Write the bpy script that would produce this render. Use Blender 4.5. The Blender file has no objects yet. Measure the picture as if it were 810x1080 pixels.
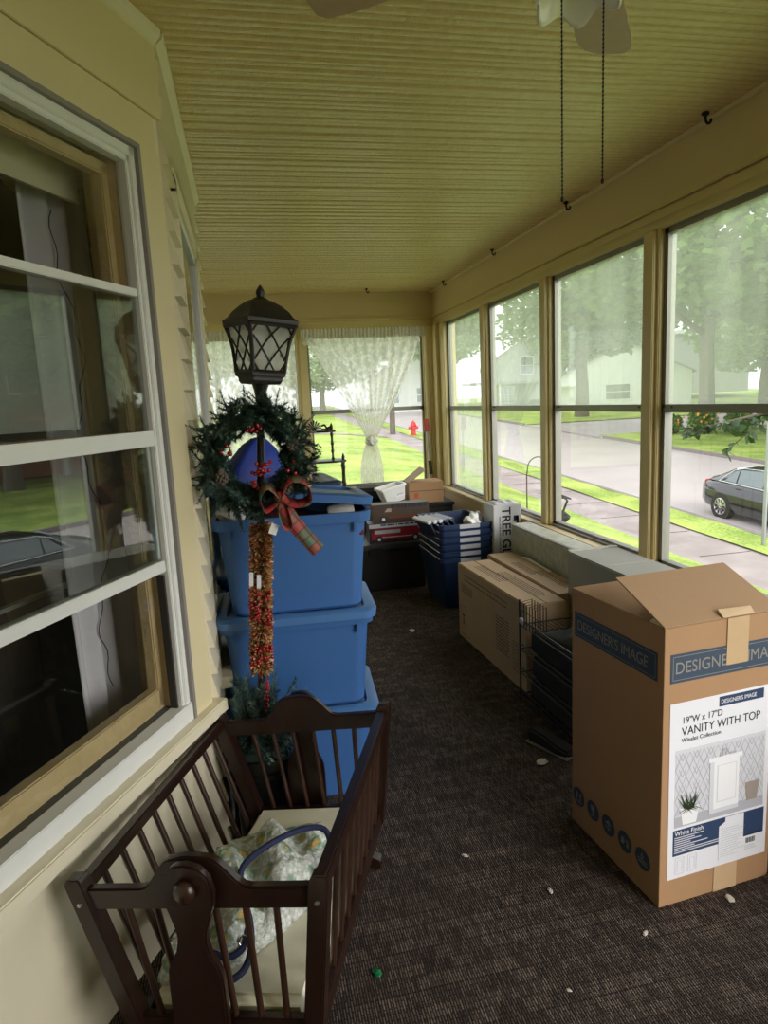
import bpy, bmesh, math, random
from mathutils import Vector, Matrix, noise as mnoise
R_ = math.radians
C = bpy.context.scene.collection
random.seed(7)

# ------------------------------------------------------------------ materials
def mat(name, col, rough=.6, metal=0., bump=None, var=None, spec=.5, trans=0., coat=0.):
    """procedural principled material; var=(scale, amount, col2) noise colour, bump=(scale, strength)"""
    m = bpy.data.materials.new(name); m.use_nodes = True
    nt = m.node_tree; b = nt.nodes['Principled BSDF']
    b.inputs['Base Color'].default_value = (*col, 1)
    b.inputs['Roughness'].default_value = rough
    b.inputs['Metallic'].default_value = metal
    b.inputs['Specular IOR Level'].default_value = spec
    b.inputs['Coat Weight'].default_value = coat
    b.inputs['Transmission Weight'].default_value = trans
    tc = nt.nodes.new('ShaderNodeTexCoord')
    if var:
        n = nt.nodes.new('ShaderNodeTexNoise'); n.inputs['Scale'].default_value = var[0]; n.inputs['Detail'].default_value = 6
        nt.links.new(tc.outputs['Object'], n.inputs['Vector'])
        r = nt.nodes.new('ShaderNodeValToRGB')
        r.color_ramp.elements[0].position = .5 - .5 * var[1]; r.color_ramp.elements[1].position = .5 + .5 * var[1]
        r.color_ramp.elements[0].color = (*col, 1); r.color_ramp.elements[1].color = (*var[2], 1)
        nt.links.new(n.outputs['Fac'], r.inputs['Fac']); nt.links.new(r.outputs['Color'], b.inputs['Base Color'])
    if bump:
        n2 = nt.nodes.new('ShaderNodeTexNoise'); n2.inputs['Scale'].default_value = bump[0]; n2.inputs['Detail'].default_value = 4
        nt.links.new(tc.outputs['Object'], n2.inputs['Vector'])
        bp = nt.nodes.new('ShaderNodeBump'); bp.inputs['Strength'].default_value = bump[1]; bp.inputs['Distance'].default_value = .01
        nt.links.new(n2.outputs['Fac'], bp.inputs['Height']); nt.links.new(bp.outputs['Normal'], b.inputs['Normal'])
    return m

def island_mat(name, cols, rough=.6, metal=0., spec=.5, transl=0.):
    """every loose piece of the mesh (needle, leaf, strand) takes its own colour of the list"""
    m = bpy.data.materials.new(name); m.use_nodes = True
    nt = m.node_tree; b = nt.nodes['Principled BSDF']
    b.inputs['Roughness'].default_value = rough; b.inputs['Metallic'].default_value = metal
    b.inputs['Specular IOR Level'].default_value = spec
    g = nt.nodes.new('ShaderNodeNewGeometry'); r = nt.nodes.new('ShaderNodeValToRGB')
    cr = r.color_ramp
    while len(cr.elements) < len(cols): cr.elements.new(.5)
    for i, c in enumerate(cols):
        cr.elements[i].position = i / max(1, len(cols) - 1) * .98; cr.elements[i].color = (*c, 1)
    nt.links.new(g.outputs['Random Per Island'], r.inputs['Fac']); nt.links.new(r.outputs['Color'], b.inputs['Base Color'])
    if transl:
        t = nt.nodes.new('ShaderNodeBsdfTranslucent'); mx = nt.nodes.new('ShaderNodeMixShader'); mx.inputs[0].default_value = transl
        nt.links.new(r.outputs['Color'], t.inputs['Color'])
        nt.links.new(b.outputs[0], mx.inputs[1]); nt.links.new(t.outputs[0], mx.inputs[2])
        nt.links.new(mx.outputs[0], nt.nodes['Material Output'].inputs['Surface'])
    return m

def glass_mat(name, tint, haze=0., hazecol=(.8, .8, .76), streak=None, refl=1.0):
    """thin pane: clear + mirror by Fresnel + a film of dust that scatters the daylight"""
    m = bpy.data.materials.new(name); m.use_nodes = True
    nt = m.node_tree; nt.nodes.remove(nt.nodes['Principled BSDF'])
    tr = nt.nodes.new('ShaderNodeBsdfTransparent'); tr.inputs[0].default_value = (*tint, 1)
    gl = nt.nodes.new('ShaderNodeBsdfGlossy'); gl.inputs['Roughness'].default_value = .0; gl.inputs['Color'].default_value = (.95, .95, .95, 1)
    lw = nt.nodes.new('ShaderNodeLayerWeight'); lw.inputs[0].default_value = .5
    pw = nt.nodes.new('ShaderNodeMath'); pw.operation = 'POWER'; pw.inputs[1].default_value = 5
    mu = nt.nodes.new('ShaderNodeMath'); mu.operation = 'MULTIPLY_ADD'; mu.inputs[1].default_value = .9; mu.inputs[2].default_value = .04 * refl; mu.use_clamp = True
    nt.links.new(lw.outputs['Facing'], pw.inputs[0]); nt.links.new(pw.outputs[0], mu.inputs[0])
    mx = nt.nodes.new('ShaderNodeMixShader')
    nt.links.new(mu.outputs[0], mx.inputs[0]); nt.links.new(tr.outputs[0], mx.inputs[1]); nt.links.new(gl.outputs[0], mx.inputs[2])
    out = mx.outputs[0]
    if haze > 0:
        tl = nt.nodes.new('ShaderNodeBsdfTranslucent'); tl.inputs[0].default_value = (*hazecol, 1)
        df = nt.nodes.new('ShaderNodeBsdfDiffuse'); df.inputs[0].default_value = (*hazecol, 1)
        a = nt.nodes.new('ShaderNodeMixShader'); a.inputs[0].default_value = .3
        nt.links.new(tl.outputs[0], a.inputs[1]); nt.links.new(df.outputs[0], a.inputs[2])
        m2 = nt.nodes.new('ShaderNodeMixShader')
        nt.links.new(out, m2.inputs[1]); nt.links.new(a.outputs[0], m2.inputs[2])
        if streak:
            tc = nt.nodes.new('ShaderNodeTexCoord'); mp = nt.nodes.new('ShaderNodeMapping'); mp.inputs['Scale'].default_value = streak
            n = nt.nodes.new('ShaderNodeTexNoise'); n.inputs['Scale'].default_value = 1; n.inputs['Detail'].default_value = 5
            nt.links.new(tc.outputs['Object'], mp.inputs[0]); nt.links.new(mp.outputs[0], n.inputs['Vector'])
            mr = nt.nodes.new('ShaderNodeMapRange'); mr.inputs[1].default_value = .3; mr.inputs[2].default_value = .7
            mr.inputs[3].default_value = haze * .7; mr.inputs[4].default_value = min(1, haze * 1.3)
            nt.links.new(n.outputs['Fac'], mr.inputs[0]); nt.links.new(mr.outputs[0], m2.inputs[0])
        else: m2.inputs[0].default_value = haze
        out = m2.outputs[0]
    nt.links.new(out, nt.nodes['Material Output'].inputs['Surface'])
    return m

M = {}
M['ceil'] = mat('ceiling_paint', (.72, .57, .30), .27, bump=(48, .42), var=(26, .7, (.60, .46, .22)), spec=.6)
M['cream'] = mat('yellow_cream_paint', (.68, .55, .31), .5, bump=(30, .12), var=(3, .9, (.63, .51, .28)))
M['trim'] = mat('yellow_trim_paint', (.70, .57, .29), .42, bump=(35, .1), var=(4, .9, (.64, .52, .25)))
M['siding'] = mat('siding_paint', (.76, .70, .53), .55, bump=(24, .16), var=(5, .8, (.71, .64, .47)))
M['gap'] = mat('dark_gap', (.03, .025, .02), .9)
M['alu'] = mat('mill_aluminium', (.24, .235, .21), .45, .4, bump=(40, .05))
M['white_alu'] = mat('white_storm_frame', (.78, .78, .75), .45, bump=(40, .04), var=(9, .9, (.70, .70, .67)))
M['grey_edge'] = mat('weathered_grey_edge', (.25, .23, .21), .7)
M['tanwood'] = mat('weathered_tan_wood', (.66, .50, .28), .6, bump=(60, .4), var=(14, .7, (.50, .36, .18)))
M['pine_sill'] = mat('bare_sill', (.60, .49, .27), .55, bump=(30, .2), var=(8, .8, (.52, .41, .22)))
M['wood'] = mat('dark_walnut', (.026, .009, .005), .32, bump=(50, .06), var=(16, .8, (.013, .005, .0035)), coat=.15)
M['wood2'] = mat('walnut_spindle', (.045, .019, .010), .33, var=(20, .8, (.024, .010, .006)), coat=.15)
M['screw'] = mat('steel_screw', (.5, .5, .5), .35, .9)
M['mattress'] = mat('cream_vinyl', (.88, .84, .66), .38, bump=(9, .25))
M['bin'] = mat('blue_plastic', (.045, .135, .36), .42, bump=(90, .04), spec=.45)
M['bin_lid'] = mat('light_blue_plastic', (.075, .19, .43), .4, bump=(60, .04))
M['navy'] = mat('navy_plastic', (.012, .03, .085), .35, bump=(60, .05))
M['card'] = mat('kraft_cardboard', (.42, .245, .125), .75, bump=(70, .06), var=(5, .9, (.38, .215, .105)))
M['card_in'] = mat('kraft_inside', (.40, .25, .14), .8, bump=(40, .08))
M['card2'] = mat('pale_kraft', (.43, .295, .17), .7, bump=(40, .1), var=(5, .9, (.37, .25, .14)))
M['tape'] = mat('packing_tape', (.60, .42, .25), .3, var=(30, .9, (.55, .38, .22)))
M['inkblue'] = mat('slate_blue_ink', (.035, .06, .10), .6)
M['inkpale'] = mat('pale_ink', (.27, .25, .22), .7)
M['inkdark'] = mat('brown_ink', (.075, .045, .025), .8)
M['paper'] = mat('white_label_paper', (.80, .80, .86), .45)
M['inkblack'] = mat('black_ink', (.015, .015, .02), .6)
M['navyprint'] = mat('navy_print', (.025, .05, .12), .5)
M['printwhite'] = mat('white_print', (.85, .85, .88), .5)
M['printgrey'] = mat('grey_print', (.45, .45, .50), .5)
M['printpale'] = mat('pale_grey_print', (.66, .66, .72), .5)
M['printgreen'] = mat('green_print', (.03, .06, .02), .6)
M['printwood'] = mat('basket_print', (.33, .28, .25), .6)
M['white'] = mat('white_plastic', (.82, .82, .80), .4)
M['black'] = mat('black_paint', (.012, .012, .012), .35)
M['blackm'] = mat('matt_black', (.014, .013, .013), .85)
M['iron'] = mat('bronze_black_lantern', (.012, .008, .006), .5, bump=(120, .1))
M['lantglass'] = mat('frosted_lantern_glass', (.86, .85, .82), .55, trans=.55)
M['wire'] = mat('black_wire', (.02, .02, .022), .35, .5)
M['shade'] = mat('fan_glass', (.80, .78, .72), .16, coat=.6)
M['blade'] = mat('pale_oak_blade', (.52, .38, .26), .5, var=(30, .8, (.44, .31, .20)))
M['brass'] = mat('dull_brass', (.35, .26, .12), .35, .9)
M['red'] = mat('red_plastic', (.55, .02, .02), .35)
M['redpaint'] = mat('red_print', (.30, .015, .03), .35)
M['asphalt'] = mat('wet_asphalt', (.52, .455, .435), .4, bump=(4, .3), var=(.5, .6, (.42, .37, .355)))
M['concrete'] = mat('old_concrete', (.37, .315, .295), .7, bump=(6, .5), var=(1.3, .5, (.24, .195, .18)))
M['kerb'] = mat('kerb_concrete', (.22, .19, .18), .8, bump=(8, .4))
M['bark'] = mat('grey_bark', (.16, .13, .10), .9, bump=(7, .9), var=(4, .8, (.10, .08, .06)))
M['carblack'] = mat('dark_car_paint', (.012, .013, .014), .16, .25, coat=.8)
M['carglass'] = mat('car_glass', (.16, .19, .19), .05, .5, spec=.8)
M['tyre'] = mat('tyre_rubber', (.015, .015, .015), .8)
M['chrome'] = mat('chrome', (.65, .65, .66), .15, 1.)
M['galv'] = mat('galvanised_pole', (.36, .38, .39), .4, .7)
M['navycord'] = mat('navy_webbing', (.012, .02, .075), .7, bump=(140, .3))
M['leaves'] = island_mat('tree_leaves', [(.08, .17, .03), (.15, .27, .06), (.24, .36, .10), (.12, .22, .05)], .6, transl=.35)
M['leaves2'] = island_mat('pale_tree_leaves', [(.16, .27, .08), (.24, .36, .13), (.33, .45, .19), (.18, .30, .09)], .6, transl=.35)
M['leaves3'] = island_mat('overexposed_far_leaves', [(.34, .44, .24), (.42, .52, .32), (.50, .58, .38)], .7, transl=.4)  # leaf colour paled to imitate overexposed daylight beyond the far windows
M['needles'] = island_mat('artificial_needles', [(.012, .035, .022), (.022, .06, .036), (.05, .10, .07), (.015, .04, .03)], .5)
M['needles_frost'] = island_mat('frosted_needles', [(.02, .06, .045), (.05, .11, .09), (.16, .24, .21), (.03, .08, .06)], .5)
M['tinsel'] = island_mat('red_gold_tinsel', [(.45, .02, .02), (.85, .62, .25), (.40, .02, .02), (.12, .12, .03), (.85, .66, .36), (.45, .03, .03), (.75, .5, .2)], .28, .3)
M['berry'] = mat('red_berry', (.32, .008, .012), .2, coat=.5)
M['red_fabric'] = mat('dark_red_fabric', (.10, .012, .012), .9, bump=(30, .5))
M['shingle'] = mat('grey_roof_shingle', (.30, .30, .30), .9, bump=(3, .5))
M['whitehouse'] = mat('white_house_siding', (.80, .80, .78), .7)
M['greyhouse'] = mat('grey_house_siding', (.42, .43, .43), .8)
M['brick'] = mat('red_brick_wall', (.36, .15, .10), .85, var=(3, .8, (.28, .11, .075)))
M['awning'] = mat('orange_red_awning', (.60, .09, .03), .6)
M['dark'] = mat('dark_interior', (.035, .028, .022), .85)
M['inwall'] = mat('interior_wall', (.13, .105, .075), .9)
M['curt_in'] = mat('lilac_curtain', (.66, .63, .70), .9, bump=(6, .3))
M['rshade'] = mat('roller_shade', (.62, .58, .42), .8)
M['green_vinyl'] = mat('sage_vinyl', (.33, .34, .26), .5, bump=(14, .3), var=(20, .3, (.46, .46, .37)))
M['grey_card'] = mat('grey_box_board', (.36, .355, .32), .65, var=(4, .9, (.32, .315, .28)))
M['g_debris'] = mat('pale_scrap', (.55, .50, .45), .8)
M['cordgreen'] = mat('green_tinsel_scrap', (.02, .30, .10), .3, .5)

def grass_mat():
    m = mat('lawn_grass', (.16, .30, .025), .9, bump=(60, .6))
    nt = m.node_tree; b = nt.nodes['Principled BSDF']; tc = nt.nodes.new('ShaderNodeTexCoord')
    n1 = nt.nodes.new('ShaderNodeTexNoise'); n1.inputs['Scale'].default_value = .6; n1.inputs['Detail'].default_value = 8
    n2 = nt.nodes.new('ShaderNodeTexNoise'); n2.inputs['Scale'].default_value = 14; n2.inputs['Detail'].default_value = 10
    for n in (n1, n2): nt.links.new(tc.outputs['Object'], n.inputs['Vector'])
    ad = nt.nodes.new('ShaderNodeMath'); ad.operation = 'ADD'
    nt.links.new(n1.outputs['Fac'], ad.inputs[0]); nt.links.new(n2.outputs['Fac'], ad.inputs[1])
    r = nt.nodes.new('ShaderNodeValToRGB'); cr = r.color_ramp
    cr.elements[0].position = .42; cr.elements[0].color = (.17, .26, .035, 1)
    cr.elements[1].position = .58; cr.elements[1].color = (.40, .49, .10, 1)
    hv = nt.nodes.new('ShaderNodeMath'); hv.operation = 'MULTIPLY'; hv.inputs[1].default_value = .5
    nt.links.new(ad.outputs[0], hv.inputs[0]); nt.links.new(hv.outputs[0], r.inputs['Fac'])
    nt.links.new(r.outputs['Color'], b.inputs['Base Color'])
    return m
M['grass'] = grass_mat()

def carpet_mat():
    m = mat('ribbed_carpet', (.05, .04, .035), .95, spec=.15)
    nt = m.node_tree; b = nt.nodes['Principled BSDF']; tc = nt.nodes.new('ShaderNodeTexCoord')
    mp = nt.nodes.new('ShaderNodeMapping'); nt.links.new(tc.outputs['Object'], mp.inputs[0])
    mp.inputs['Rotation'].default_value = (0, 0, R_(90))
    br = nt.nodes.new('ShaderNodeTexBrick'); br.offset = .5
    br.inputs['Scale'].default_value = 1; br.inputs['Brick Width'].default_value = .034; br.inputs['Row Height'].default_value = .0075
    br.inputs['Mortar Size'].default_value = .0024; br.inputs['Mortar Smooth'].default_value = .3; br.inputs['Bias'].default_value = -.1
    br.inputs['Color1'].default_value = (.22, .17, .14, 1); br.inputs['Color2'].default_value = (.060, .044, .038, 1)
    br.inputs['Mortar'].default_value = (.038, .028, .025, 1)
    nt.links.new(mp.outputs[0], br.inputs['Vector'])
    # blocks of dashes alternate with plain blocks, a basket-weave look
    ck = nt.nodes.new('ShaderNodeTexBrick'); ck.offset = .5
    ck.inputs['Scale'].default_value = 1; ck.inputs['Brick Width'].default_value = .075; ck.inputs['Row Height'].default_value = .045
    ck.inputs['Mortar Size'].default_value = .004; ck.inputs['Color1'].default_value = (1, 1, 1, 1); ck.inputs['Color2'].default_value = (.38, .38, .38, 1)
    ck.inputs['Mortar'].default_value = (.45, .45, .45, 1)
    nt.links.new(tc.outputs['Object'], ck.inputs['Vector'])
    mul = nt.nodes.new('ShaderNodeMix'); mul.data_type = 'RGBA'; mul.blend_type = 'MULTIPLY'; mul.inputs[0].default_value = .8
    nt.links.new(br.outputs['Color'], mul.inputs[6]); nt.links.new(ck.outputs['Color'], mul.inputs[7])
    n = nt.nodes.new('ShaderNodeTexNoise'); n.inputs['Scale'].default_value = 260; nt.links.new(tc.outputs['Object'], n.inputs['Vector'])
    mr = nt.nodes.new('ShaderNodeMapRange'); mr.inputs[1].default_value = .3; mr.inputs[2].default_value = .7; mr.inputs[3].default_value = .55; mr.inputs[4].default_value = 1.5
    nt.links.new(n.outputs['Fac'], mr.inputs[0])
    m2 = nt.nodes.new('ShaderNodeMix'); m2.data_type = 'RGBA'; m2.blend_type = 'MULTIPLY'; m2.inputs[0].default_value = 1
    nt.links.new(mul.outputs[2], m2.inputs[6]); nt.links.new(mr.outputs[0], m2.inputs[7])
    nt.links.new(m2.outputs[2], b.inputs['Base Color'])
    bp = nt.nodes.new('ShaderNodeBump'); bp.inputs['Strength'].default_value = .6; bp.inputs['Distance'].default_value = .004
    nt.links.new(br.outputs['Fac'], bp.inputs['Height']); bp.invert = True
    nt.links.new(bp.outputs['Normal'], b.inputs['Normal'])
    return m
M['carpet'] = carpet_mat()

def lace_mat():
    m = bpy.data.materials.new('lace'); m.use_nodes = True
    nt = m.node_tree; nt.nodes.remove(nt.nodes['Principled BSDF'])
    tr = nt.nodes.new('ShaderNodeBsdfTransparent')
    df = nt.nodes.new('ShaderNodeBsdfDiffuse'); df.inputs[0].default_value = (.93, .92, .90, 1)
    tl = nt.nodes.new('ShaderNodeBsdfTranslucent'); tl.inputs[0].default_value = (.95, .94, .92, 1)
    a = nt.nodes.new('ShaderNodeMixShader'); a.inputs[0].default_value = .5
    nt.links.new(df.outputs[0], a.inputs[1]); nt.links.new(tl.outputs[0], a.inputs[2])
    tc = nt.nodes.new('ShaderNodeTexCoord')
    v = nt.nodes.new('ShaderNodeTexVoronoi'); v.feature = 'SMOOTH_F1'; v.inputs['Scale'].default_value = 22
    n = nt.nodes.new('ShaderNodeTexNoise'); n.inputs['Scale'].default_value = 30; n.inputs['Detail'].default_value = 3
    for t in (v, n): nt.links.new(tc.outputs['Object'], t.inputs['Vector'])
    ad = nt.nodes.new('ShaderNodeMath'); ad.operation = 'ADD'
    nt.links.new(v.outputs['Distance'], ad.inputs[0]); nt.links.new(n.outputs['Fac'], ad.inputs[1])
    mr = nt.nodes.new('ShaderNodeMapRange'); mr.inputs[1].default_value = .78; mr.inputs[2].default_value = .98; mr.inputs[3].default_value = .95; mr.inputs[4].default_value = .64
    nt.links.new(ad.outputs[0], mr.inputs[0])
    mx = nt.nodes.new('ShaderNodeMixShader'); nt.links.new(mr.outputs[0], mx.inputs[0])
    nt.links.new(tr.outputs[0], mx.inputs[1]); nt.links.new(a.outputs[0], mx.inputs[2])
    nt.links.new(mx.outputs[0], nt.nodes['Material Output'].inputs['Surface'])
    return m
M['lace'] = lace_mat()

def blanket_mat():
    m = mat('granny_blanket', (.8, .8, .75), .95, bump=(160, .8), spec=.1)
    nt = m.node_tree; b = nt.nodes['Principled BSDF']; tc = nt.nodes.new('ShaderNodeTexCoord')
    v = nt.nodes.new('ShaderNodeTexVoronoi'); v.inputs['Scale'].default_value = 17
    nt.links.new(tc.outputs['Object'], v.inputs['Vector'])
    r = nt.nodes.new('ShaderNodeValToRGB'); cr = r.color_ramp
    cr.elements[0].position = 0; cr.elements[0].color = (.72, .55, .16, 1)
    cr.elements[1].position = 1; cr.elements[1].color = (.80, .80, .76, 1)
    for p, c in ((.20, (.72, .50, .22)), (.27, (.36, .52, .40)), (.38, (.52, .64, .54)), (.43, (.90, .90, .87)), (.62, (.84, .85, .81))):
        e = cr.elements.new(p); e.color = (*c, 1)
    nt.links.new(v.outputs['Distance'], r.inputs['Fac'])
    n = nt.nodes.new('ShaderNodeTexVoronoi'); n.inputs['Scale'].default_value = 75; nt.links.new(tc.outputs['Object'], n.inputs['Vector'])
    rr = nt.nodes.new('ShaderNodeValToRGB'); c2 = rr.color_ramp
    c2.elements[0].position = .25; c2.elements[0].color = (1, 1, 1, 1); c2.elements[1].position = .75; c2.elements[1].color = (.50, .56, .52, 1)
    nt.links.new(n.outputs['Distance'], rr.inputs['Fac'])
    mu = nt.nodes.new('ShaderNodeMix'); mu.data_type = 'RGBA'; mu.blend_type = 'MULTIPLY'; mu.inputs[0].default_value = .75
    nt.links.new(r.outputs['Color'], mu.inputs[6]); nt.links.new(rr.outputs['Color'], mu.inputs[7])
    nt.links.new(mu.outputs[2], b.inputs['Base Color'])
    return m
M['blanket'] = blanket_mat()

def plaid_mat():
    m = mat('tartan_ribbon', (.4, .02, .03), .6)
    nt = m.node_tree; b = nt.nodes['Principled BSDF']; tc = nt.nodes.new('ShaderNodeTexCoord')
    w = nt.nodes.new('ShaderNodeTexBrick'); w.offset = 0
    w.inputs['Scale'].default_value = 1; w.inputs['Brick Width'].default_value = .028; w.inputs['Row Height'].default_value = .028
    w.inputs['Mortar Size'].default_value = .0022; w.inputs['Color1'].default_value = (.42, .012, .025, 1); w.inputs['Color2'].default_value = (.03, .14, .07, 1)
    w.inputs['Mortar'].default_value = (.10, .03, .02, 1)
    mp = nt.nodes.new('ShaderNodeMapping'); mp.inputs['Rotation'].default_value = (R_(90), 0, .6)
    nt.links.new(tc.outputs['Object'], mp.inputs[0]); nt.links.new(mp.outputs[0], w.inputs['Vector'])
    nt.links.new(w.outputs['Color'], b.inputs['Base Color'])
    return m
M['plaid'] = plaid_mat()

# ------------------------------------------------------------------ mesh helpers
class MB:
    def __init__(s): s.bm = bmesh.new()
    def verts(s, pts): return [s.bm.verts.new(p) for p in pts]
    def face(s, vs):
        try: return s.bm.faces.new(vs)
        except ValueError: return None
    def poly(s, pts): return s.face(s.verts(pts))
    def hexa(s, p):      # 8 corners: bottom 4 ccw, top 4 ccw
        v = s.verts(p)
        for f in ((3, 2, 1, 0), (4, 5, 6, 7), (0, 1, 5, 4), (1, 2, 6, 5), (2, 3, 7, 6), (3, 0, 4, 7)): s.face([v[i] for i in f])
        return s
    def box(s, a, b, mtx=None):
        (x0, y0, z0), (x1, y1, z1) = a, b
        p = [(x0, y0, z0), (x1, y0, z0), (x1, y1, z0), (x0, y1, z0), (x0, y0, z1), (x1, y0, z1), (x1, y1, z1), (x0, y1, z1)]
        if mtx: p = [mtx @ Vector(q) for q in p]
        return s.hexa(p)
    def prism(s, pts, f):   # closed outline 2D, f(pt, k) -> 3D for k = 0, 1
        a = s.verts([f(p, 0) for p in pts]); b = s.verts([f(p, 1) for p in pts]); n = len(pts)
        s.face(a[::-1]); s.face(b)
        for i in range(n): s.face([a[i], a[(i + 1) % n], b[(i + 1) % n], b[i]])
        return s
    def tube(s, path, r, n=8, cap=True, closed=False):
        path = [Vector(p) for p in path]; rings = []; m = len(path)
        rr = r if isinstance(r, (list, tuple)) else [r] * m
        prev = None
        for i, p in enumerate(path):
            if closed: t = path[(i + 1) % m] - path[i - 1]
            else: t = path[min(i + 1, m - 1)] - path[max(i - 1, 0)]
            t.normalize()
            if prev is None:
                a = Vector((0, 0, 1)) if abs(t.z) < .9 else Vector((1, 0, 0)); u = t.cross(a).normalized()
            else:
                u = (prev - t * prev.dot(t));
                u = u.normalized() if u.length > 1e-6 else t.orthogonal().normalized()
            prev = u; w = t.cross(u)
            rings.append(s.verts([p + (u * math.cos(2 * math.pi * k / n) + w * math.sin(2 * math.pi * k / n)) * rr[i] for k in range(n)]))
        for i in range(m if closed else m - 1):
            a, b = rings[i], rings[(i + 1) % m]
            for k in range(n): s.face([a[k], a[(k + 1) % n], b[(k + 1) % n], b[k]])
        if cap and not closed: s.face(rings[0][::-1]); s.face(rings[-1])
        return s
    def bar(s, a, b, r, n=8): return s.tube([a, b], r, n)
    def lathe(s, prof, n=24, mtx=None, cap=True, seg=None):   # prof: (r, z)
        rings = []
        for r, z in prof:
            pts = [Vector((r * math.cos(2 * math.pi * k / n), r * math.sin(2 * math.pi * k / n), z)) for k in range(n)]
            if mtx: pts = [mtx @ p for p in pts]
            rings.append(s.verts(pts))
        for a, b in zip(rings, rings[1:]):
            for k in range(n): s.face([a[k], a[(k + 1) % n], b[(k + 1) % n], b[k]])
        if cap: s.face(rings[0][::-1]); s.face(rings[-1])
        return s
    def loft(s, rings, cap=True, closed=True):
        rs = [s.verts(r) for r in rings]; n = len(rs[0])
        for a, b in zip(rs, rs[1:]):
            for k in range(n if closed else n - 1): s.face([a[k], a[(k + 1) % n], b[(k + 1) % n], b[k]])
        if cap: s.face(rs[0][::-1]); s.face(rs[-1])
        return s
    def grid(s, f, nu, nv):
        g = [[s.bm.verts.new(f(i / nu, j / nv)) for j in range(nv + 1)] for i in range(nu + 1)]
        for i in range(nu):
            for j in range(nv): s.face([g[i][j], g[i + 1][j], g[i + 1][j + 1], g[i][j + 1]])
        return s
    def ball(s, c, r, n=8, sc=(1, 1, 1)):
        mt = Matrix.Translation(c) @ Matrix.Diagonal((r * sc[0], r * sc[1], r * sc[2], 1))
        bmesh.ops.create_uvsphere(s.bm, u_segments=n, v_segments=max(4, n // 2 + 1), radius=1, matrix=mt); return s
    def bevel(s, w, seg=2, ang=30):
        s.bm.normal_update()
        bmesh.ops.remove_doubles(s.bm, verts=s.bm.verts, dist=1e-6)
        es = [e for e in s.bm.edges if len(e.link_faces) == 2 and e.calc_face_angle(0) > R_(ang)]
        bmesh.ops.bevel(s.bm, geom=es, offset=w, segments=seg, affect='EDGES', clamp_overlap=True); return s
    def xf(s, m):
        for v in s.bm.verts: v.co = m @ v.co
        return s
    def build(s, name, m, parent=None, smooth=None, loc=None, solid=None, label=None):
        bmesh.ops.recalc_face_normals(s.bm, faces=s.bm.faces) if solid is None else None
        me = bpy.data.meshes.new(name); s.bm.to_mesh(me); s.bm.free()
        me.materials.append(m)
        if smooth is not None:
            me.polygons.foreach_set('use_smooth', [True] * len(me.polygons))
            if smooth < 180: me.set_sharp_from_angle(angle=R_(smooth))
        o = bpy.data.objects.new(name, me); C.objects.link(o)
        if parent: o.parent = parent
        if loc: o.location = loc
        if solid:
            md = o.modifiers.new('Solidify', 'SOLIDIFY'); md.thickness = solid
        if label: o['label'] = label
        return o

def tag(o, label, cat, group=None, kind=None):
    o['label'] = label; o['category'] = cat
    if group: o['group'] = group
    if kind: o['kind'] = kind
    return o
def thing(name, label, cat, loc=(0, 0, 0), rotz=0, group=None, rot=None):
    o = bpy.data.objects.new(name, None); C.objects.link(o); o.empty_display_size = .1
    o.location = loc; o.rotation_euler = rot if rot else (0, 0, rotz)
    return tag(o, label, cat, group)
def struct(o): o['kind'] = 'structure'; return o
def dup(o, parent=None):
    c = o.copy(); C.objects.link(c)
    if parent: c.parent = parent
    for ch in list(o.children): dup(ch, c)
    return c
def text(body, size, mtx, m, parent, name='lettering', sx=1., ext=.0004, align='LEFT', bold=0.):
    cu = bpy.data.curves.new(name, 'FONT'); cu.body = body; cu.size = size; cu.extrude = ext; cu.align_x = align; cu.offset = bold
    o = bpy.data.objects.new(name, cu); C.objects.link(o)
    dg = bpy.context.evaluated_depsgraph_get()
    me = bpy.data.meshes.new_from_object(o.evaluated_get(dg))
    bpy.data.objects.remove(o); bpy.data.curves.remove(cu)
    me.transform(mtx @ Matrix.Diagonal((sx, 1, 1, 1))); me.materials.clear(); me.materials.append(m)
    t = bpy.data.objects.new(name, me); C.objects.link(t); t.parent = parent
    return t
def frame(o, u, v):
    u = Vector(u).normalized(); v = Vector(v).normalized(); w = u.cross(v)
    return Matrix(((u.x, v.x, w.x, o[0]), (u.y, v.y, w.y, o[1]), (u.z, v.z, w.z, o[2]), (0, 0, 0, 1)))
def quadstrip(mb, mtx, x0, y0, x1, y1, t=.0004):
    mb.box((x0, y0, 0), (x1, y1, t), mtx)

# ------------------------------------------------------------------ camera, world
def camera():
    yaw, pitch, roll, f = R_(11.3235), R_(-9.5465), R_(2.7846), 695.67
    fw = Vector((math.sin(yaw) * math.cos(pitch), math.cos(yaw) * math.cos(pitch), math.sin(pitch)))
    r = Vector((math.cos(yaw), -math.sin(yaw), 0)); up = r.cross(fw); d = -up
    r2 = math.cos(roll) * r + math.sin(roll) * d; d2 = -math.sin(roll) * r + math.cos(roll) * d
    cam = bpy.data.cameras.new('camera'); o = bpy.data.objects.new('camera', cam); C.objects.link(o)
    u2 = -d2
    o.matrix_world = Matrix(((r2.x, u2.x, -fw.x, 0), (r2.y, u2.y, -fw.y, 0), (r2.z, u2.z, -fw.z, 1.6), (0, 0, 0, 1)))
    cam.sensor_fit = 'VERTICAL'; cam.sensor_height = 36; cam.lens = f * 36 / 1080; cam.clip_start = .02; cam.clip_end = 500
    bpy.context.scene.camera = o
camera()
sc = bpy.context.scene
w = bpy.data.worlds.new('overcast'); sc.world = w; w.use_nodes = True
nt = w.node_tree; bg = nt.nodes['Background']
tc = nt.nodes.new('ShaderNodeTexCoord'); n = nt.nodes.new('ShaderNodeTexNoise'); n.inputs['Scale'].default_value = 2.5; n.inputs['Detail'].default_value = 5
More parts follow.
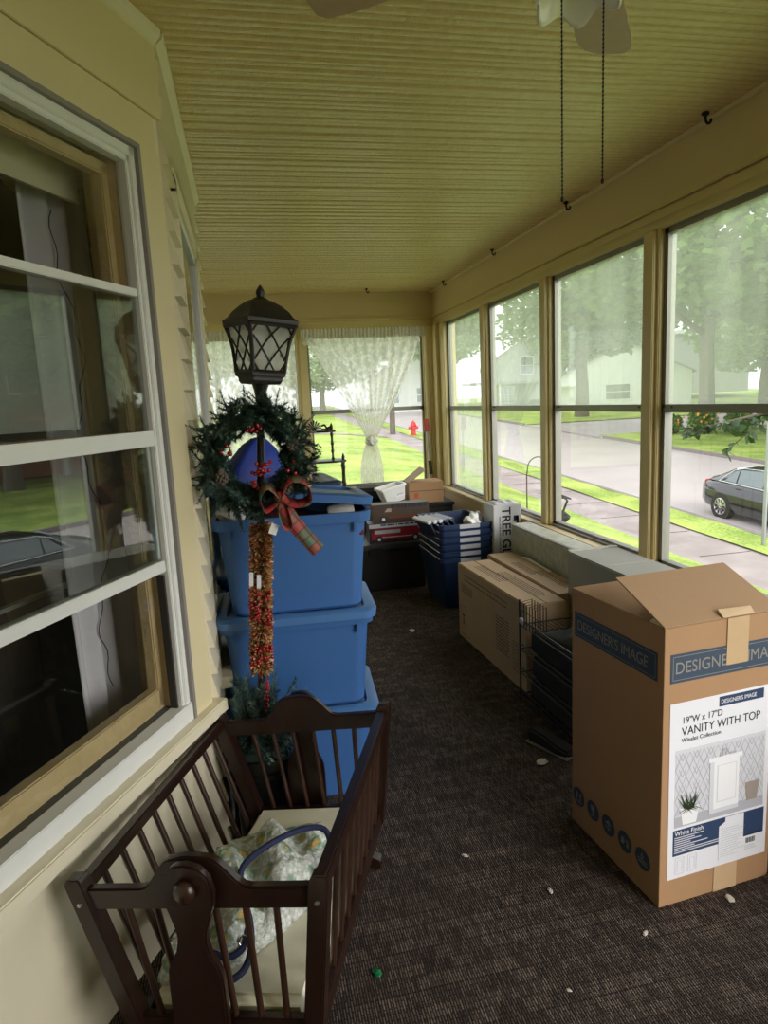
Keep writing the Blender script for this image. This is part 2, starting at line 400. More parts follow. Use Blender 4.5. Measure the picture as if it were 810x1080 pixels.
nt.links.new(tc.outputs['Generated'], n.inputs['Vector'])
r = nt.nodes.new('ShaderNodeValToRGB'); r.color_ramp.elements[0].color = (.86, .91, 1, 1); r.color_ramp.elements[1].color = (1, 1, 1, 1)
nt.links.new(n.outputs['Fac'], r.inputs['Fac']); nt.links.new(r.outputs['Color'], bg.inputs['Color'])
bg.inputs['Strength'].default_value = 2.2
sl = bpy.data.lights.new('veiled_sun', 'SUN'); sl.energy = 3.0; sl.angle = R_(42); sl.color = (1, .96, .90)
so = bpy.data.objects.new('veiled_sun', sl); C.objects.link(so)
so.rotation_euler = Vector((.50, -.80, .36)).to_track_quat('Z', 'Y').to_euler(); so.location = (30, -48, 22)
sc.view_settings.view_transform = 'Standard'; sc.view_settings.look = 'None'; sc.view_settings.gamma = 1
sc.view_settings.use_curve_mapping = False; sc.view_settings.exposure = 0.22
sc.cycles.max_bounces = 10; sc.cycles.diffuse_bounces = 6; sc.cycles.transparent_max_bounces = 24; sc.cycles.caustics_reflective = False; sc.cycles.caustics_refractive = False

# ------------------------------------------------------------------ the porch shell
CZ = 2.73; XG = 2.10; XW = 2.03; XB = 2.05; YB = 7.05; YG = 7.12; YR = -2.2
A = Vector((-.19, 2.28, 0)); U = Vector((-.437, -.9, 0)).normalized(); NF = Vector((.9, -.437, 0)).normalized()   # canted bay facet: s runs back from the corner
FM = Matrix(((U.x, 0, NF.x, A.x), (U.y, 0, NF.y, A.y), (0, 1, 0, 0), (0, 0, 0, 1)))   # (s, z, out) -> world
def F(s, z, o=0.): return FM @ Vector((s, z, o))
def fbox(mb, s0, s1, z0, z1, o0, o1): return mb.box((s0, z0, o0), (s1, z1, o1), FM)

def shell():
    f = MB(); f.box((-2.6, YR, -.12), (2.2, 7.25, 0)); struct(f.build('floor', M['carpet']))
    # beadboard ceiling: real rounded boards running across the porch
    prof = []; y = YR; p = .0385
    k = 0
    while y < 7.1:
        big = random.uniform(.0045, .0085) if k % 2 else random.uniform(.0015, .005)
        prof += [(y, CZ), (y + .004, CZ - big * .7), (y + .012, CZ - big), (y + .026, CZ - big), (y + .034, CZ - big * .7)]
        y += p; k += 1
    c = MB()
    a = c.verts([(-1.05, q[0], q[1]) for q in prof]); b = c.verts([(2.12, q[0], q[1]) for q in prof])
    for i in range(len(prof) - 1): c.face([a[i], b[i], b[i + 1], a[i + 1]])
    c.box((-1.05, YR, CZ + .004), (2.12, 7.25, CZ + .06))
    struct(c.build('ceiling', M['ceil'], smooth=50))
    rf = MB(); rf.box((-6, YR - .1, CZ + .07), (2.45, 7.5, CZ + .2)); struct(rf.build('roof_sky_block', M['gap']))  # unseen slab added above the ceiling to block the sky
    # right wall: low wall, sill ledge, posts, header beam
    w1 = MB(); w1.box((XW, .65, 0), (2.17, 7.25, .62)); struct(w1.build('wall_right', M['cream']))
    s = MB(); s.box((1.99, .65, .645), (2.19, 7.12, .675)); s.box((2.01, .65, .62), (2.03, 7.12, .645)); s.bevel(.004)
    struct(s.build('trim_1', M['pine_sill'])).name = 'trim_sill'
    bm = MB(); bm.box((XB, YR, 2.48), (2.17, 7.2, CZ)); bm.bevel(.004)
    struct(bm.build('beam_right', M['cream']))
    t = MB(); t.box((XB - .012, YR, 2.715), (XB, YB, CZ - .006)); t.tube([(XB - .008, YR, 2.722), (XB - .008, YB, 2.722)], .014, 8)
    struct(t.build('trim_2', M['cream'], smooth=40))
    t = MB(); t.box((XB - .02, YR, 2.455), (2.17, 7.16, 2.48)); t.box((2.05, YR, 2.365), (2.17, 7.16, 2.455)); t.box((2.035, YR, 2.40), (2.05, 7.16, 2.42)); t.bevel(.006)
    struct(t.build('trim_3', M['trim']))
    ys = [.69, 1.90, 3.12, 4.34, 5.54]
    for i, y in enumerate(ys):
        q = MB(); zb = .675 if y > .6 else 0
        q.box((2.035, y - .045, zb), (2.125, y + .045, 2.365)); q.box((2.055, y - .07, zb), (2.13, y + .07, 2.365)); q.bevel(.005)
        struct(q.build('post_right', M['trim']))
    edges = ys + [6.73]
    for i in range(len(edges) - 1):
        y0 = edges[i] + .07; y1 = edges[i + 1] - .07
        wn = MB(); x0, x1 = 2.08, 2.125
        for (a0, a1, z0, z1) in ((y0, y0 + .030, .675, 2.365), (y1 - .030, y1, .675, 2.365), (y0, y1, .675, .705), (y0, y1, 2.335, 2.365), (y0, y1, 1.475, 1.515)):
            wn.box((x0, a0, z0), (x1, a1, z1))
        wn.box((2.075, y0 + .02, 1.48), (2.09, y1 - .02, 1.497)); wn.box((2.07, y0 + .05, 1.497), (2.085, y0 + .09, 1.507)); wn.box((2.07, y1 - .09, 1.497), (2.085, y1 - .05, 1.507))
        wn.box((2.06, y0, .675), (2.085, y1, .69))
        win = struct(wn.build('window_%d' % (i + 1), M['alu']))
        g = MB(); g.box((2.099, y0 + .02, 1.50), (2.102, y1 - .02, 2.34)); g.build('upper_pane', M['hazy'], win)
        g = MB(); g.box((2.105, y0 + .02, .70), (2.108, y1 - .02, 1.48)); g.build('lower_pane', M['screen'] if i == len(edges) - 2 else M['clear'], win)
    # far end
    q = MB(); q.box((-1.1, 7.09, 0), (2.17, 7.25, .66)); struct(q.build('wall_far', M['cream']))
    q = MB(); q.box((-1.1, 7.0, .66), (2.05, 7.2, .69)); q.bevel(.004); struct(q.build('trim_4', M['pine_sill']))
    q = MB(); q.box((-1.1, YB, 2.47), (XB + .0, 7.2, CZ)); struct(q.build('beam_far', M['cream']))
    q = MB(); q.box((-1.1, YB - .02, 2.445), (XB, 7.2, 2.47)); q.box((-1.1, YB + .01, 2.36), (XB, 7.2, 2.445)); q.bevel(.005); struct(q.build('trim_5', M['trim']))
    q = MB(); q.box((.565, 7.05, .69), (.68, 7.19, 2.36)); q.box((.59, 7.03, .69), (.655, 7.05, 2.36)); q.bevel(.005); struct(q.build('post_far', M['trim']))
    q = MB()
    q.box((1.93, 7.06, .0), (2.0, 7.19, 2.36)); q.box((1.97, 6.93, 0), (2.17, 7.07, 2.365)); q.box((2.0, 6.80, 0), (2.17, 6.95, 2.365)); q.box((2.035, 6.66, .675), (2.17, 6.81, 2.365))
    q.bevel(.008); q.tube([(1.955, 6.99, 0), (1.955, 6.99, 2.36)], .035, 12); struct(q.build('post_corner', M['trim'], smooth=30))
    for i, (x0, x1) in enumerate(((.68, 1.93), (-.62, .565))):
        wn = MB(); y0, y1 = 7.105, 7.135
        for (a0, a1, z0, z1) in ((x0, x0 + .022, .69, 2.36), (x1 - .022, x1, .69, 2.36), (x0, x1, .69, .72), (x0, x1, 2.33, 2.36), (x0, x1, 1.49, 1.53)):
            wn.box((a0, y0, z0), (a1, y1, z1))
        win = struct(wn.build('window_%d' % (20 + i), M['alu']))
        g = MB(); g.box((x0 + .02, 7.118, 1.51), (x1 - .02, 7.121, 2.34)); g.build('upper_pane', M['hazy_l'], win)
        g = MB(); g.box((x0 + .02, 7.124, .71), (x1 - .02, 7.127, 1.50)); g.build('lower_pane', M['clear'], win)
    # house side: rear flat wall, canted facet with window, second facet with clapboards, return wall
    W0, W1, ZB, ZT = .165, 1.20, .60, 2.345
    fw = MB()
    fbox(fw, -.0, W0, 0, CZ, -.12, 0); fbox(fw, W1, 1.75, 0, CZ, -.12, 0); fbox(fw, W0, W1, ZT, CZ, -.12, 0)
    # low siding boards under the window
    z = 0.; hs = .098
    while z < ZB - .001:
        z1 = min(z + hs, ZB); zz = z
        fw.hexa([FM @ Vector(q) for q in ((W0 - .0, zz, -.12), (W1, zz, -.12), (W1, zz, .004), (W0, zz, .004), (W0, z1, -.12), (W1, z1, -.12), (W1, z1, .0), (W0, z1, .0))])
        z = z1
    struct(fw.build('wall_left', M['siding']))
    q = MB()      # narrow boards of siding over the corner parts below the sill
    z = 0.
    while z < .56:
        q.hexa([FM @ Vector(p) for p in ((.0, z, 0), (1.75, z, 0), (1.75, z, .012), (.0, z, .012), (.0, z + .096, 0), (1.75, z + .096, 0), (1.75, z + .096, .003), (.0, z + .096, .003))]); z += .098
    struct(q.build('wall_siding_left', M['siding']))
    q = MB(); fbox(q, -.01, 1.75, 2.475, CZ - .03, 0, .014); fbox(q, .045, 1.75, 2.36, 2.472, 0, .010); fbox(q, .045, W0 - .005, .60, 2.358, 0, .022); q.bevel(.002)
    struct(q.build('trim_6', M['cream_l']))
    q = MB(); fbox(q, .0, 1.5, .555, .60, -.1, .055); fbox(q, .02, 1.5, .52, .555, 0, .022); q.bevel(.004); struct(q.build('trim_7', M['siding']))
    # crown strip
    q = MB()
    def crown(a, b, nx):
        a = Vector(a); b = Vector(b); nx = Vector(nx)
        pr = [(0, -.055), (.012, -.055), (.016, -.035), (.034, -.018), (.038, -.002), (0, -.002)]
        q.prism(pr, lambda p, k: (a if k == 0 else b) + nx * p[0] + Vector((0, 0, CZ - .004 + p[1])))
    c0 = F(1.75, 0); crown(c0, A + Vector((0, 0, 0)), NF); crown(A, (-.19, 3.92, 0), (1, 0, 0))
    struct(q.build('trim_8', M['siding'], smooth=25))
    # facet 2: clapboards whose butts show as a saw-tooth at the corner
    q = MB(); q.box((-.31, 2.28, 0), (-.20, 3.92, .56)); q.box((-.31, 2.28, 2.40), (-.20, 3.92, CZ)); q.box((-.31, 2.28, .56), (-.20, 2.52, 2.40)); q.box((-.31, 3.62, .56), (-.20, 3.92, 2.40))
    z = .0
    while z < CZ - .02:
        def tooth(y0, y1):
            q.hexa([(-.2, y0, z), (-.168, y0, z), (-.168, y1, z), (-.2, y1, z), (-.2, y0, min(z + .098, CZ)), (-.19, y0, min(z + .098, CZ)), (-.19, y1, min(z + .098, CZ)), (-.2, y1, min(z + .098, CZ))])
        if z > 2.36 or z < .5: tooth(2.27, 3.92)
        else: tooth(2.27, 2.50); tooth(3.64, 3.92)
        z += .098
    struct(q.build('wall_bay', M['siding']))
    q = MB(); q.box((-.21, 2.50, .56), (-.172, 2.565, 2.40)); q.box((-.21, 3.56, .56), (-.172, 3.64, 2.40)); q.box((-.21, 2.50, 2.34), (-.172, 3.64, 2.42)); q.box((-.24, 2.46, .545), (-.13, 3.66, .59)); q.bevel(.003)
    struct(q.build('trim_9', M['siding']))
    wn = MB()
    for (a0, a1, z0, z1) in ((2.565, 2.60, .59, 2.34), (3.525, 3.56, .59, 2.34), (2.565, 3.56, .59, .63), (2.565, 3.56, 2.30, 2.34), (2.565, 3.56, 1.43, 1.49)): wn.box((-.205, a0, z0), (-.183, a1, z1))
    win = struct(wn.build('window_31', M['white_alu']))
    g = MB(); g.box((-.200, 2.59, 1.47), (-.197, 3.53, 2.31)); g.build('upper_pane', M['houseglass'], win)
    g = MB(); g.box((-.203, 2.59, .62), (-.200, 3.53, 1.46)); g.build('lower_pane', M['houseglass'], win)
    # rest of the house walls
    q = MB(); q.prism([(-.19, 3.92), (-.80, 5.1), (-.80, 7.2), (-.95, 7.2), (-.95, 5.05), (-.31, 3.80)], lambda p, k: (p[0], p[1], 0 if k == 0 else CZ)); struct(q.build('wall_house_far', M['siding']))
    c0 = F(1.75, 0)
    q = MB(); q.box((c0.x - .12, YR, 0), (c0.x, c0.y, CZ)); struct(q.build('wall_left_rear', M['siding']))
    q = MB(); q.box((c0.x - .12, YR - .1, 0), (2.17, YR, CZ)); struct(q.build('wall_rear_light_block', M['cream']))  # unseen wall, added to cut the light coming from behind the camera
    # dark room behind the windows
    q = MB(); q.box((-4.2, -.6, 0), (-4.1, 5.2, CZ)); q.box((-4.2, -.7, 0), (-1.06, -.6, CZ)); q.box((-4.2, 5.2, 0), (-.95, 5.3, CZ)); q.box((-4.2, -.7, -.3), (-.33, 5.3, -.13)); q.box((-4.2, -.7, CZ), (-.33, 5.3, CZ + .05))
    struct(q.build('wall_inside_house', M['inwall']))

    # the near house window: white storm frame with three cross rails, wooden sash behind
    wn = MB()
    fbox(wn, W0, W0 + .024, ZB + .0, ZT, -.03, .012); fbox(wn, W0 + .02, W0 + .036, ZB, ZT, -.03, .005); fbox(wn, W1 - .045, W1, ZB, ZT, -.03, .012); fbox(wn, W0, W1, ZT - .026, ZT, -.03, .012); fbox(wn, W0, W1, ZT - .042, ZT - .02, -.03, .005); fbox(wn, W0, W1, ZB, ZB + .06, -.03, .02)
    fbox(wn, W0 + .04, W1 - .04, 1.932, 1.954, -.03, .004); fbox(wn, W0 + .04, W1 - .04, 1.50, 1.545, -.03, .008); fbox(wn, W0 + .04, W1 - .04, 1.110, 1.146, -.035, .0)
    fbox(wn, W0 + .045, W0 + .06, 1.15, 1.50, -.03, -.01); wn.bevel(.0025)
    win = struct(wn.build('window_30', M['white_alu']))
    e = MB(); fbox(e, W0 - .014, W0, ZB, ZT + .014, -.02, .024); fbox(e, W0, W1, ZT, ZT + .014, -.02, .024); e.build('weathered_edge', M['grey_edge'], win)
    e = MB(); fbox(e, W0 + .046, W0 + .054, ZB + .06, 1.10, -.028, -.004); e.build('track', M['gap'], win)
    for nm, z0, z1, o in (('top_pane', 1.95, ZT - .045, -.02), ('upper_pane', 1.545, 1.93, -.012), ('middle_pane', 1.145, 1.50, -.012), ('lower_pane', ZB + .05, 1.11, -.026)):
        g = MB(); fbox(g, W0 + .04, W1 - .04, z0, z1, o, o + .003); g.build(nm, M['houseglass_d'] if nm in ('top_pane', 'lower_pane') else M['houseglass'], win)
    e = MB(); fbox(e, W0 + .030, W0 + .062, ZB + .06, ZT - .05, -.10, -.06); fbox(e, W0 + .03, W1 - .05, ZB + .05, ZB + .125, -.10, -.06); fbox(e, W0 + .03, W1 - .05, ZT - .075, ZT - .04, -.10, -.06); fbox(e, W0 + .06, W1 - .05, 1.50, 1.545, -.11, -.07); e.bevel(.004); e.build('wood_sash', M['tanwood'], win)
    e = MB(); fbox(e, W0 + .0, W0 + .034, ZB, ZT, -.14, -.03); fbox(e, W0, W1, ZB - .02, ZB + .05, -.14, -.03); e.build('window_casing', M['tanwood'], win)
    e = MB(); fbox(e, W0 + .034, W1 - .05, ZB + .05, ZB + .056, -.06, -.03); e.build('track', M['gap'], win)
M['hazy'] = glass_mat('dusty_upper_glass', (.94, .97, .93), .20, (.78, .84, .72), (6, 6, .8))
M['hazy_l'] = glass_mat('dusty_end_glass', (.97, .98, .97), .12, (.85, .87, .82), (6, 6, .8))
M['screen'] = glass_mat('dusty_screen', (.93, .95, .93), .24, (.72, .76, .68), (14, 14, 1.2))
M['clear'] = glass_mat('clear_glass', (.985, .99, .985), .002, (.8, .8, .8), refl=.5)
M['houseglass'] = glass_mat('house_glass', (.80, .83, .80), .03, (.5, .52, .46), refl=3.2)
M['houseglass_d'] = glass_mat('house_glass_plain', (.95, .96, .94), .012, (.5, .5, .42), refl=.8)
M['cream_l'] = mat('facet_trim_paint', (.72, .63, .39), .5, bump=(26, .14), var=(4, .9, (.68, .585, .35)))
shell()
#@@SPLIT@@

# ------------------------------------------------------------------ outdoors
def road_z(y): return -1.8 + .04 * (y - 16)
def lawn_z(y): return -.8 + .018 * (y - 8)
def gz(x, y):
    if x >= 8.9: return road_z(y)
    if x <= 2.3: return lawn_z(y)
    t = (x - 2.3) / 6.6; t = t * t * .75 + t * .25
    return lawn_z(y) * (1 - t) + road_z(y) * t
def strip(mb, x0, x1, y0, y1, nx, ny, dz=0., rough=0.):
    def f(u, v):
        x = x0 + (x1 - x0) * u; y = y0 + (y1 - y0) * v
        return (x, y, gz(x, y) + dz + (rough * (mnoise.noise((x * 1.3, y * 1.3, 0))) if rough else 0))
    return mb.grid(f, nx, ny)
def outdoors():
    struct(strip(MB(), -60, 8.9, -25, 95, 60, 110, 0, .03).build('lawn', M['grass'], smooth=180))
    struct(strip(MB(), 10.45, 11.5, -25, 95, 4, 110, .02, .04).build('lawn_verge', M['grass'], smooth=180))
    struct(strip(MB(), 20.35, 70, -25, 36, 40, 60, .0, .03).build('lawn_corner', M['grass'], smooth=180))
    struct(strip(MB(), 20.35, 70, 46, 95, 40, 40, .0, .03).build('lawn_across', M['grass'], smooth=180))
    struct(strip(MB(), 8.7, 10.7, -25, 95, 4, 80, -.012).build('sidewalk', M['concrete']))
    b = MB()
    for y in range(-24, 94, 2):
        b.box((8.92, y, gz(9.5, y) - .012), (10.40, y + .025, gz(9.5, y) - .006))
    struct(b.build('sidewalk_joints', M['gap']))
    r = MB(); strip(r, 11.4, 20.4, -25, 95, 4, 80, -.12); strip(r, 20.1, 75, 35.2, 46.8, 20, 6, -.06)
    struct(r.build('road', M['asphalt']))
    k = MB()
    for (x0, x1, ya, yb) in ((11.5, 11.66, -25, 95), (20.22, 20.40, -25, 35.2), (20.22, 20.40, 46.5, 95)):
        k.hexa([(x0, ya, road_z(ya) - .13), (x1, ya, road_z(ya) - .13), (x1, yb, road_z(yb) - .13), (x0, yb, road_z(yb) - .13),
                (x0, ya, road_z(ya) + .025), (x1, ya, road_z(ya) + .025), (x1, yb, road_z(yb) + .025), (x0, yb, road_z(yb) + .025)])
    struct(k.build('kerb', M['kerb']))
    # side path leading to the street by the hydrant
    p = MB(); strip(p, -14, 8.95, 42, 43.3, 30, 2, .03); struct(p.build('footpath', M['concrete']))

def foliage(mb, c, rad, n, size, rnd, shell=.55):
    cx, cy, cz = c
    for _ in range(n):
        while True:
            p = Vector((rnd.uniform(-1, 1), rnd.uniform(-1, 1), rnd.uniform(-1, 1)))
            if shell < p.length < 1: break
        q = Vector((cx + p.x * rad[0], cy + p.y * rad[1], cz + p.z * rad[2]))
        a = Vector((rnd.gauss(0, 1), rnd.gauss(0, 1), rnd.gauss(0, .6))).normalized(); b = a.orthogonal().normalized()
        b.rotate(Matrix.Rotation(rnd.uniform(0, 6.28), 3, a)); s = size * rnd.uniform(.6, 1.3); w = s * .45
        c2 = a.cross(b)
        mb.poly([q - a * s * .5, q + c2 * w * .6 - b * s * .12, q + a * s * .5, q - c2 * w * .6 + b * s * .12])

tree_meshes = {}
def tree_proto(kind, rnd):
    """crown of leaf clumps + trunk with limbs, built once per kind at unit height 1"""
    f = MB()
    blobs = {'broad': [((0, 0, .66), (.30, .30, .30)), ((.22, .05, .55), (.22, .24, .18)), ((-.22, -.08, .58), (.24, .22, .2)), ((.02, .2, .6), (.22, .2, .2)), ((.05, -.22, .5), (.24, .2, .2)), ((0, 0, .84), (.2, .2, .14))],
             'tall': [((0, 0, .62), (.20, .20, .36)), ((.1, .06, .45), (.16, .16, .2)), ((-.1, -.04, .5), (.17, .16, .22)), ((.02, -.08, .8), (.14, .14, .17))],
             'round': [((0, 0, .58), (.34, .34, .36)), ((.16, .1, .48), (.24, .24, .24)), ((-.18, -.05, .5), (.22, .26, .24)), ((0, -.16, .36), (.24, .2, .16))]}[kind]
    for c, rr in blobs: foliage(f, c, rr, 1500, .035, rnd, .35)
    fm = bpy.data.meshes.new('crown'); f.bm.to_mesh(fm); f.bm.free()
    t = MB(); t.tube([(0, 0, -.02), (.004, 0, .12), (-.006, .004, .3), (.004, 0, .55), (0, 0, .8)], [.034, .026, .022, .015, .005], 10)
    for k in range(7):
        a = k * 2.4; z = .26 + .06 * k; L = .24 - .02 * k
        t.tube([(0, 0, z), (math.cos(a) * L * .5, math.sin(a) * L * .5, z + .06), (math.cos(a) * L, math.sin(a) * L, z + .14)], [.012, .008, .003], 6)
    tm = bpy.data.meshes.new('trunk'); bmesh.ops.recalc_face_normals(t.bm, faces=t.bm.faces); t.bm.to_mesh(tm); t.bm.free()
    return fm, tm
def tree(kind, m, x, y, h, wd, label, group=None, z=None):
    if kind not in tree_meshes: tree_meshes[kind] = tree_proto(kind, random.Random(len(kind) * 31))
    fm, tm = tree_meshes[kind]
    key = kind + m
    if key not in tree_meshes:
        f2 = fm.copy(); f2.materials.append(M[m]); t2 = tm.copy(); t2.materials.append(M['bark']); tree_meshes[key] = (f2, t2)
    f2, t2 = tree_meshes[key]
    r = thing('tree', label, 'tree', (x, y, (gz(x, y) if z is None else z)), random.uniform(0, 6.28), group)
    for nm, me in (('crown', f2), ('trunk', t2)):
        o = bpy.data.objects.new(nm, me); C.objects.link(o); o.parent = r; o.scale = (wd, wd, h) if nm == 'crown' else (h, h, h)
    return r

def car(root):
    """four-door saloon, nose towards -y, wheels on z=0, x across"""
    L, W = 4.65, .89
    # stations along y (rear to nose): y, half width at sill/belt, belt z, bottom z, deck z
    sec = [(2.32, .70, .62, .42, .86), (2.26, .80, .86, .30, 1.00), (2.05, .86, .94, .26, 1.06), (1.6, .885, .95, .22, 1.04), (.8, .89, .94, .2, .98), (0, .89, .92, .2, .95), (-.8, .89, .90, .2, .93), (-1.3, .885, .86, .22, .93), (-1.9, .85, .78, .24, .84), (-2.2, .76, .66, .26, .72), (-2.33, .6, .55, .34, .58)]
    b = MB(); rings = []
    for y, hw, belt, bot, deck in sec:
        rings.append([(-hw * .92, y, bot), (-hw, y, bot + .14), (-hw, y, (bot + belt) / 2), (-hw * .985, y, belt - .04), (-hw * .93, y, belt), (-hw * .55, y, deck), (0, y, deck + .015), (hw * .55, y, deck), (hw * .93, y, belt), (hw * .985, y, belt - .04), (hw, y, (bot + belt) / 2), (hw, y, bot + .14), (hw * .92, y, bot)])
    b.loft(rings)
    b.build('body', M['carblack'], root, smooth=50)
    # greenhouse: roof and pillars
    r = MB(); rings = []
    for y, hw, z0, z1 in ((1.98, .62, .98, 1.03), (1.35, .66, .96, 1.30), (.9, .66, .93, 1.42), (.2, .66, .92, 1.455), (-.35, .655, .91, 1.42), (-.75, .64, .91, 1.28), (-1.28, .60, .90, .95)):
        rings.append([(-.80, y, z0), (-hw - .06 * (1 - (z1 - .9) * 1.2), y, z1 - .06), (-hw + .1, y, z1 - .01), (0, y, z1 + .012), (hw - .1, y, z1 - .01), (hw + .06 * (1 - (z1 - .9) * 1.2), y, z1 - .06), (.80, y, z0)])
    r.loft(rings); r.build('roof', M['carblack'], root, smooth=50)
    for sx in (-1, 1):
        g = MB()
        def P(y, z): return (sx * (.812 - .135 * max(0, (z - .96) / .45)), y, z)
        for pts in (((1.42, 1.02), (1.02, 1.0), (1.0, 1.34), (1.12, 1.30)), ((.97, 1.0), (.10, .985), (.10, 1.385), (.97, 1.345)), ((.04, .985), (-.95, .97), (-.48, 1.33), (.04, 1.385))):
            a = g.verts([P(*q) for q in pts]); bb = g.verts([(p[0] - sx * .03, p[1], p[2]) for p in (P(*q) for q in pts)])
            g.face(a); g.face(bb[::-1]); 
            for i in range(4): g.face([a[i], a[(i + 1) % 4], bb[(i + 1) % 4], bb[i]])
        g.build('side_window', M['carglass'], root)
        t = MB(); t.tube([P(1.62, .985), P(1.0, .975), P(.1, .96), P(-.98, .945)], .013, 6); t.tube([P(1.62, .99), P(1.2, 1.31), P(.9, 1.39), P(.1, 1.425), P(-.4, 1.38), P(-.98, .96)], .010, 6)
        t.build('chrome_trim', M['chrome'], root, smooth=60)
        for yy in (.82, -.12):
            h = MB(); h.box((sx * .878 - .02, yy - .09, .86), (sx * .878 + .025, yy + .09, .885)); h.bevel(.008); h.build('door_handle', M['carblack'], root)
        tl = MB(); tl.box((sx * .58 - .14, 2.10, .80), (sx * .58 + .20, 2.315, .93)); tl.bevel(.03); tl.build('tail_lamp', M['red'], root)
        hl = MB(); hl.box((sx * .56 - .16, -2.26, .60), (sx * .56 + .20, -2.0, .72)); hl.bevel(.03); hl.build('head_lamp', M['chrome'], root)
    for pts in (((-.58, 1.92, 1.045), (.58, 1.92, 1.045), (.52, 1.33, 1.32), (-.52, 1.33, 1.32)), ((-.56, -1.25, .965), (.56, -1.25, .965), (.5, -.74, 1.30), (-.5, -.74, 1.30))):
        g = MB(); n = (Vector(pts[1]) - Vector(pts[0])).cross(Vector(pts[3]) - Vector(pts[0])).normalized(); n = n if n.z > 0 else -n
        a = g.verts([Vector(p) + n * .02 for p in pts]); bb = g.verts([Vector(p) - n * .02 for p in pts]); g.face(a); g.face(bb[::-1])
        for i in range(4): g.face([a[i], a[(i + 1) % 4], bb[(i + 1) % 4], bb[i]])
        g.build('screen_glass', M['carglass'], root)
    for sx in (-1, 1):
        for y in (1.42, -1.38):
            mt = Matrix.Translation((sx * .80, y, .32)) @ Matrix.Rotation(R_(90) * sx, 4, 'Y')
            arch = MB(); arch.lathe([(.36, -.1), (.36, .094), (.30, .094), (.30, -.1)], 28, mt, cap=False); arch.build('wheel_arch', M['gap'], root, smooth=30)
            wh = MB(); wh.lathe([(.20, -.1), (.30, -.1), (.32, -.07), (.32, .07), (.30, .105), (.225, .11), (.215, .07), (.20, .02)], 28, mt, cap=False)
            wo = wh.build('wheel', M['tyre'], root, smooth=40)
            al = MB(); al.lathe([(.225, .02), (.225, .108), (.205, .112), (.195, .06)], 28, mt, cap=False); al.lathe([(.06, .05), (.06, .10), (.02, .108)], 16, mt)
            for k in range(10):
                a0 = k * math.pi / 5; d = Vector((math.cos(a0), math.sin(a0), 0)); e = Vector((-math.sin(a0), math.cos(a0), 0))
                q = [d * .04 - e * .02, d * .21 - e * .028, d * .21 + e * .028, d * .04 + e * .02]
                al.hexa([mt @ (p + Vector((0, 0, z))) for z in (.07, .10) for p in q])
            al.build('alloy_rim', M['chrome'], wo, smooth=40)
            bk = MB(); bk.lathe([(.21, .0), (.21, .05)], 20, mt); bk.build('brake', M['black'], wo)
    p = MB(); p.box((-.26, 2.30, .52), (.26, 2.345, .63)); p.build('number_plate', M['white'], root)

def house(name, label, x, y, w, d, h, ridge, wallm, roofm, rotz=0, z=None, wins=(), extra=None, group=None):
    """gabled house, gable ends facing local -y; wins: (x, z, w, h) on the -y face, local"""
    zz = gz(x, y) if z is None else z
    r = thing(name, label, 'house', (x, y, zz), rotz, group)
    b = MB(); b.prism([(-w / 2, -.5), (w / 2, -.5), (w / 2, h), (0, h + ridge), (-w / 2, h)], lambda p, k: (p[0], 0 if k == 0 else d, p[1])); b.build('walls', wallm, r)
    ro = MB(); e = .35; sl = ridge / (w / 2)
    ro.prism([(-w / 2 - e, h - e * sl), (0, h + ridge), (w / 2 + e, h - e * sl), (w / 2 + e, h - e * sl + .16), (0, h + ridge + .18), (-w / 2 - e, h - e * sl + .16)], lambda p, k: (p[0], -.3 if k == 0 else d + .3, p[1])); ro.build('roof', roofm, r)
    for (wx, wz, ww, wh) in wins:
        f = MB()
        for a in (((wx - ww / 2 - .1, -.06, wz - .1), (wx + ww / 2 + .1, .02, wz)), ((wx - ww / 2 - .1, -.06, wz + wh), (wx + ww / 2 + .1, .02, wz + wh + .1)), ((wx - ww / 2 - .1, -.06, wz), (wx - ww / 2, .02, wz + wh)), ((wx + ww / 2, -.06, wz), (wx + ww / 2 + .1, .02, wz + wh)), ((wx - ww / 2, -.05, wz + wh / 2 - .03), (wx + ww / 2, .0, wz + wh / 2 + .03))): f.box(*a)
        fo = f.build('window', M['white'], r)
        g = MB(); g.box((wx - ww / 2, -.03, wz), (wx + ww / 2, .01, wz + wh)); g.build('pane', M['carglass'], fo)
    return r

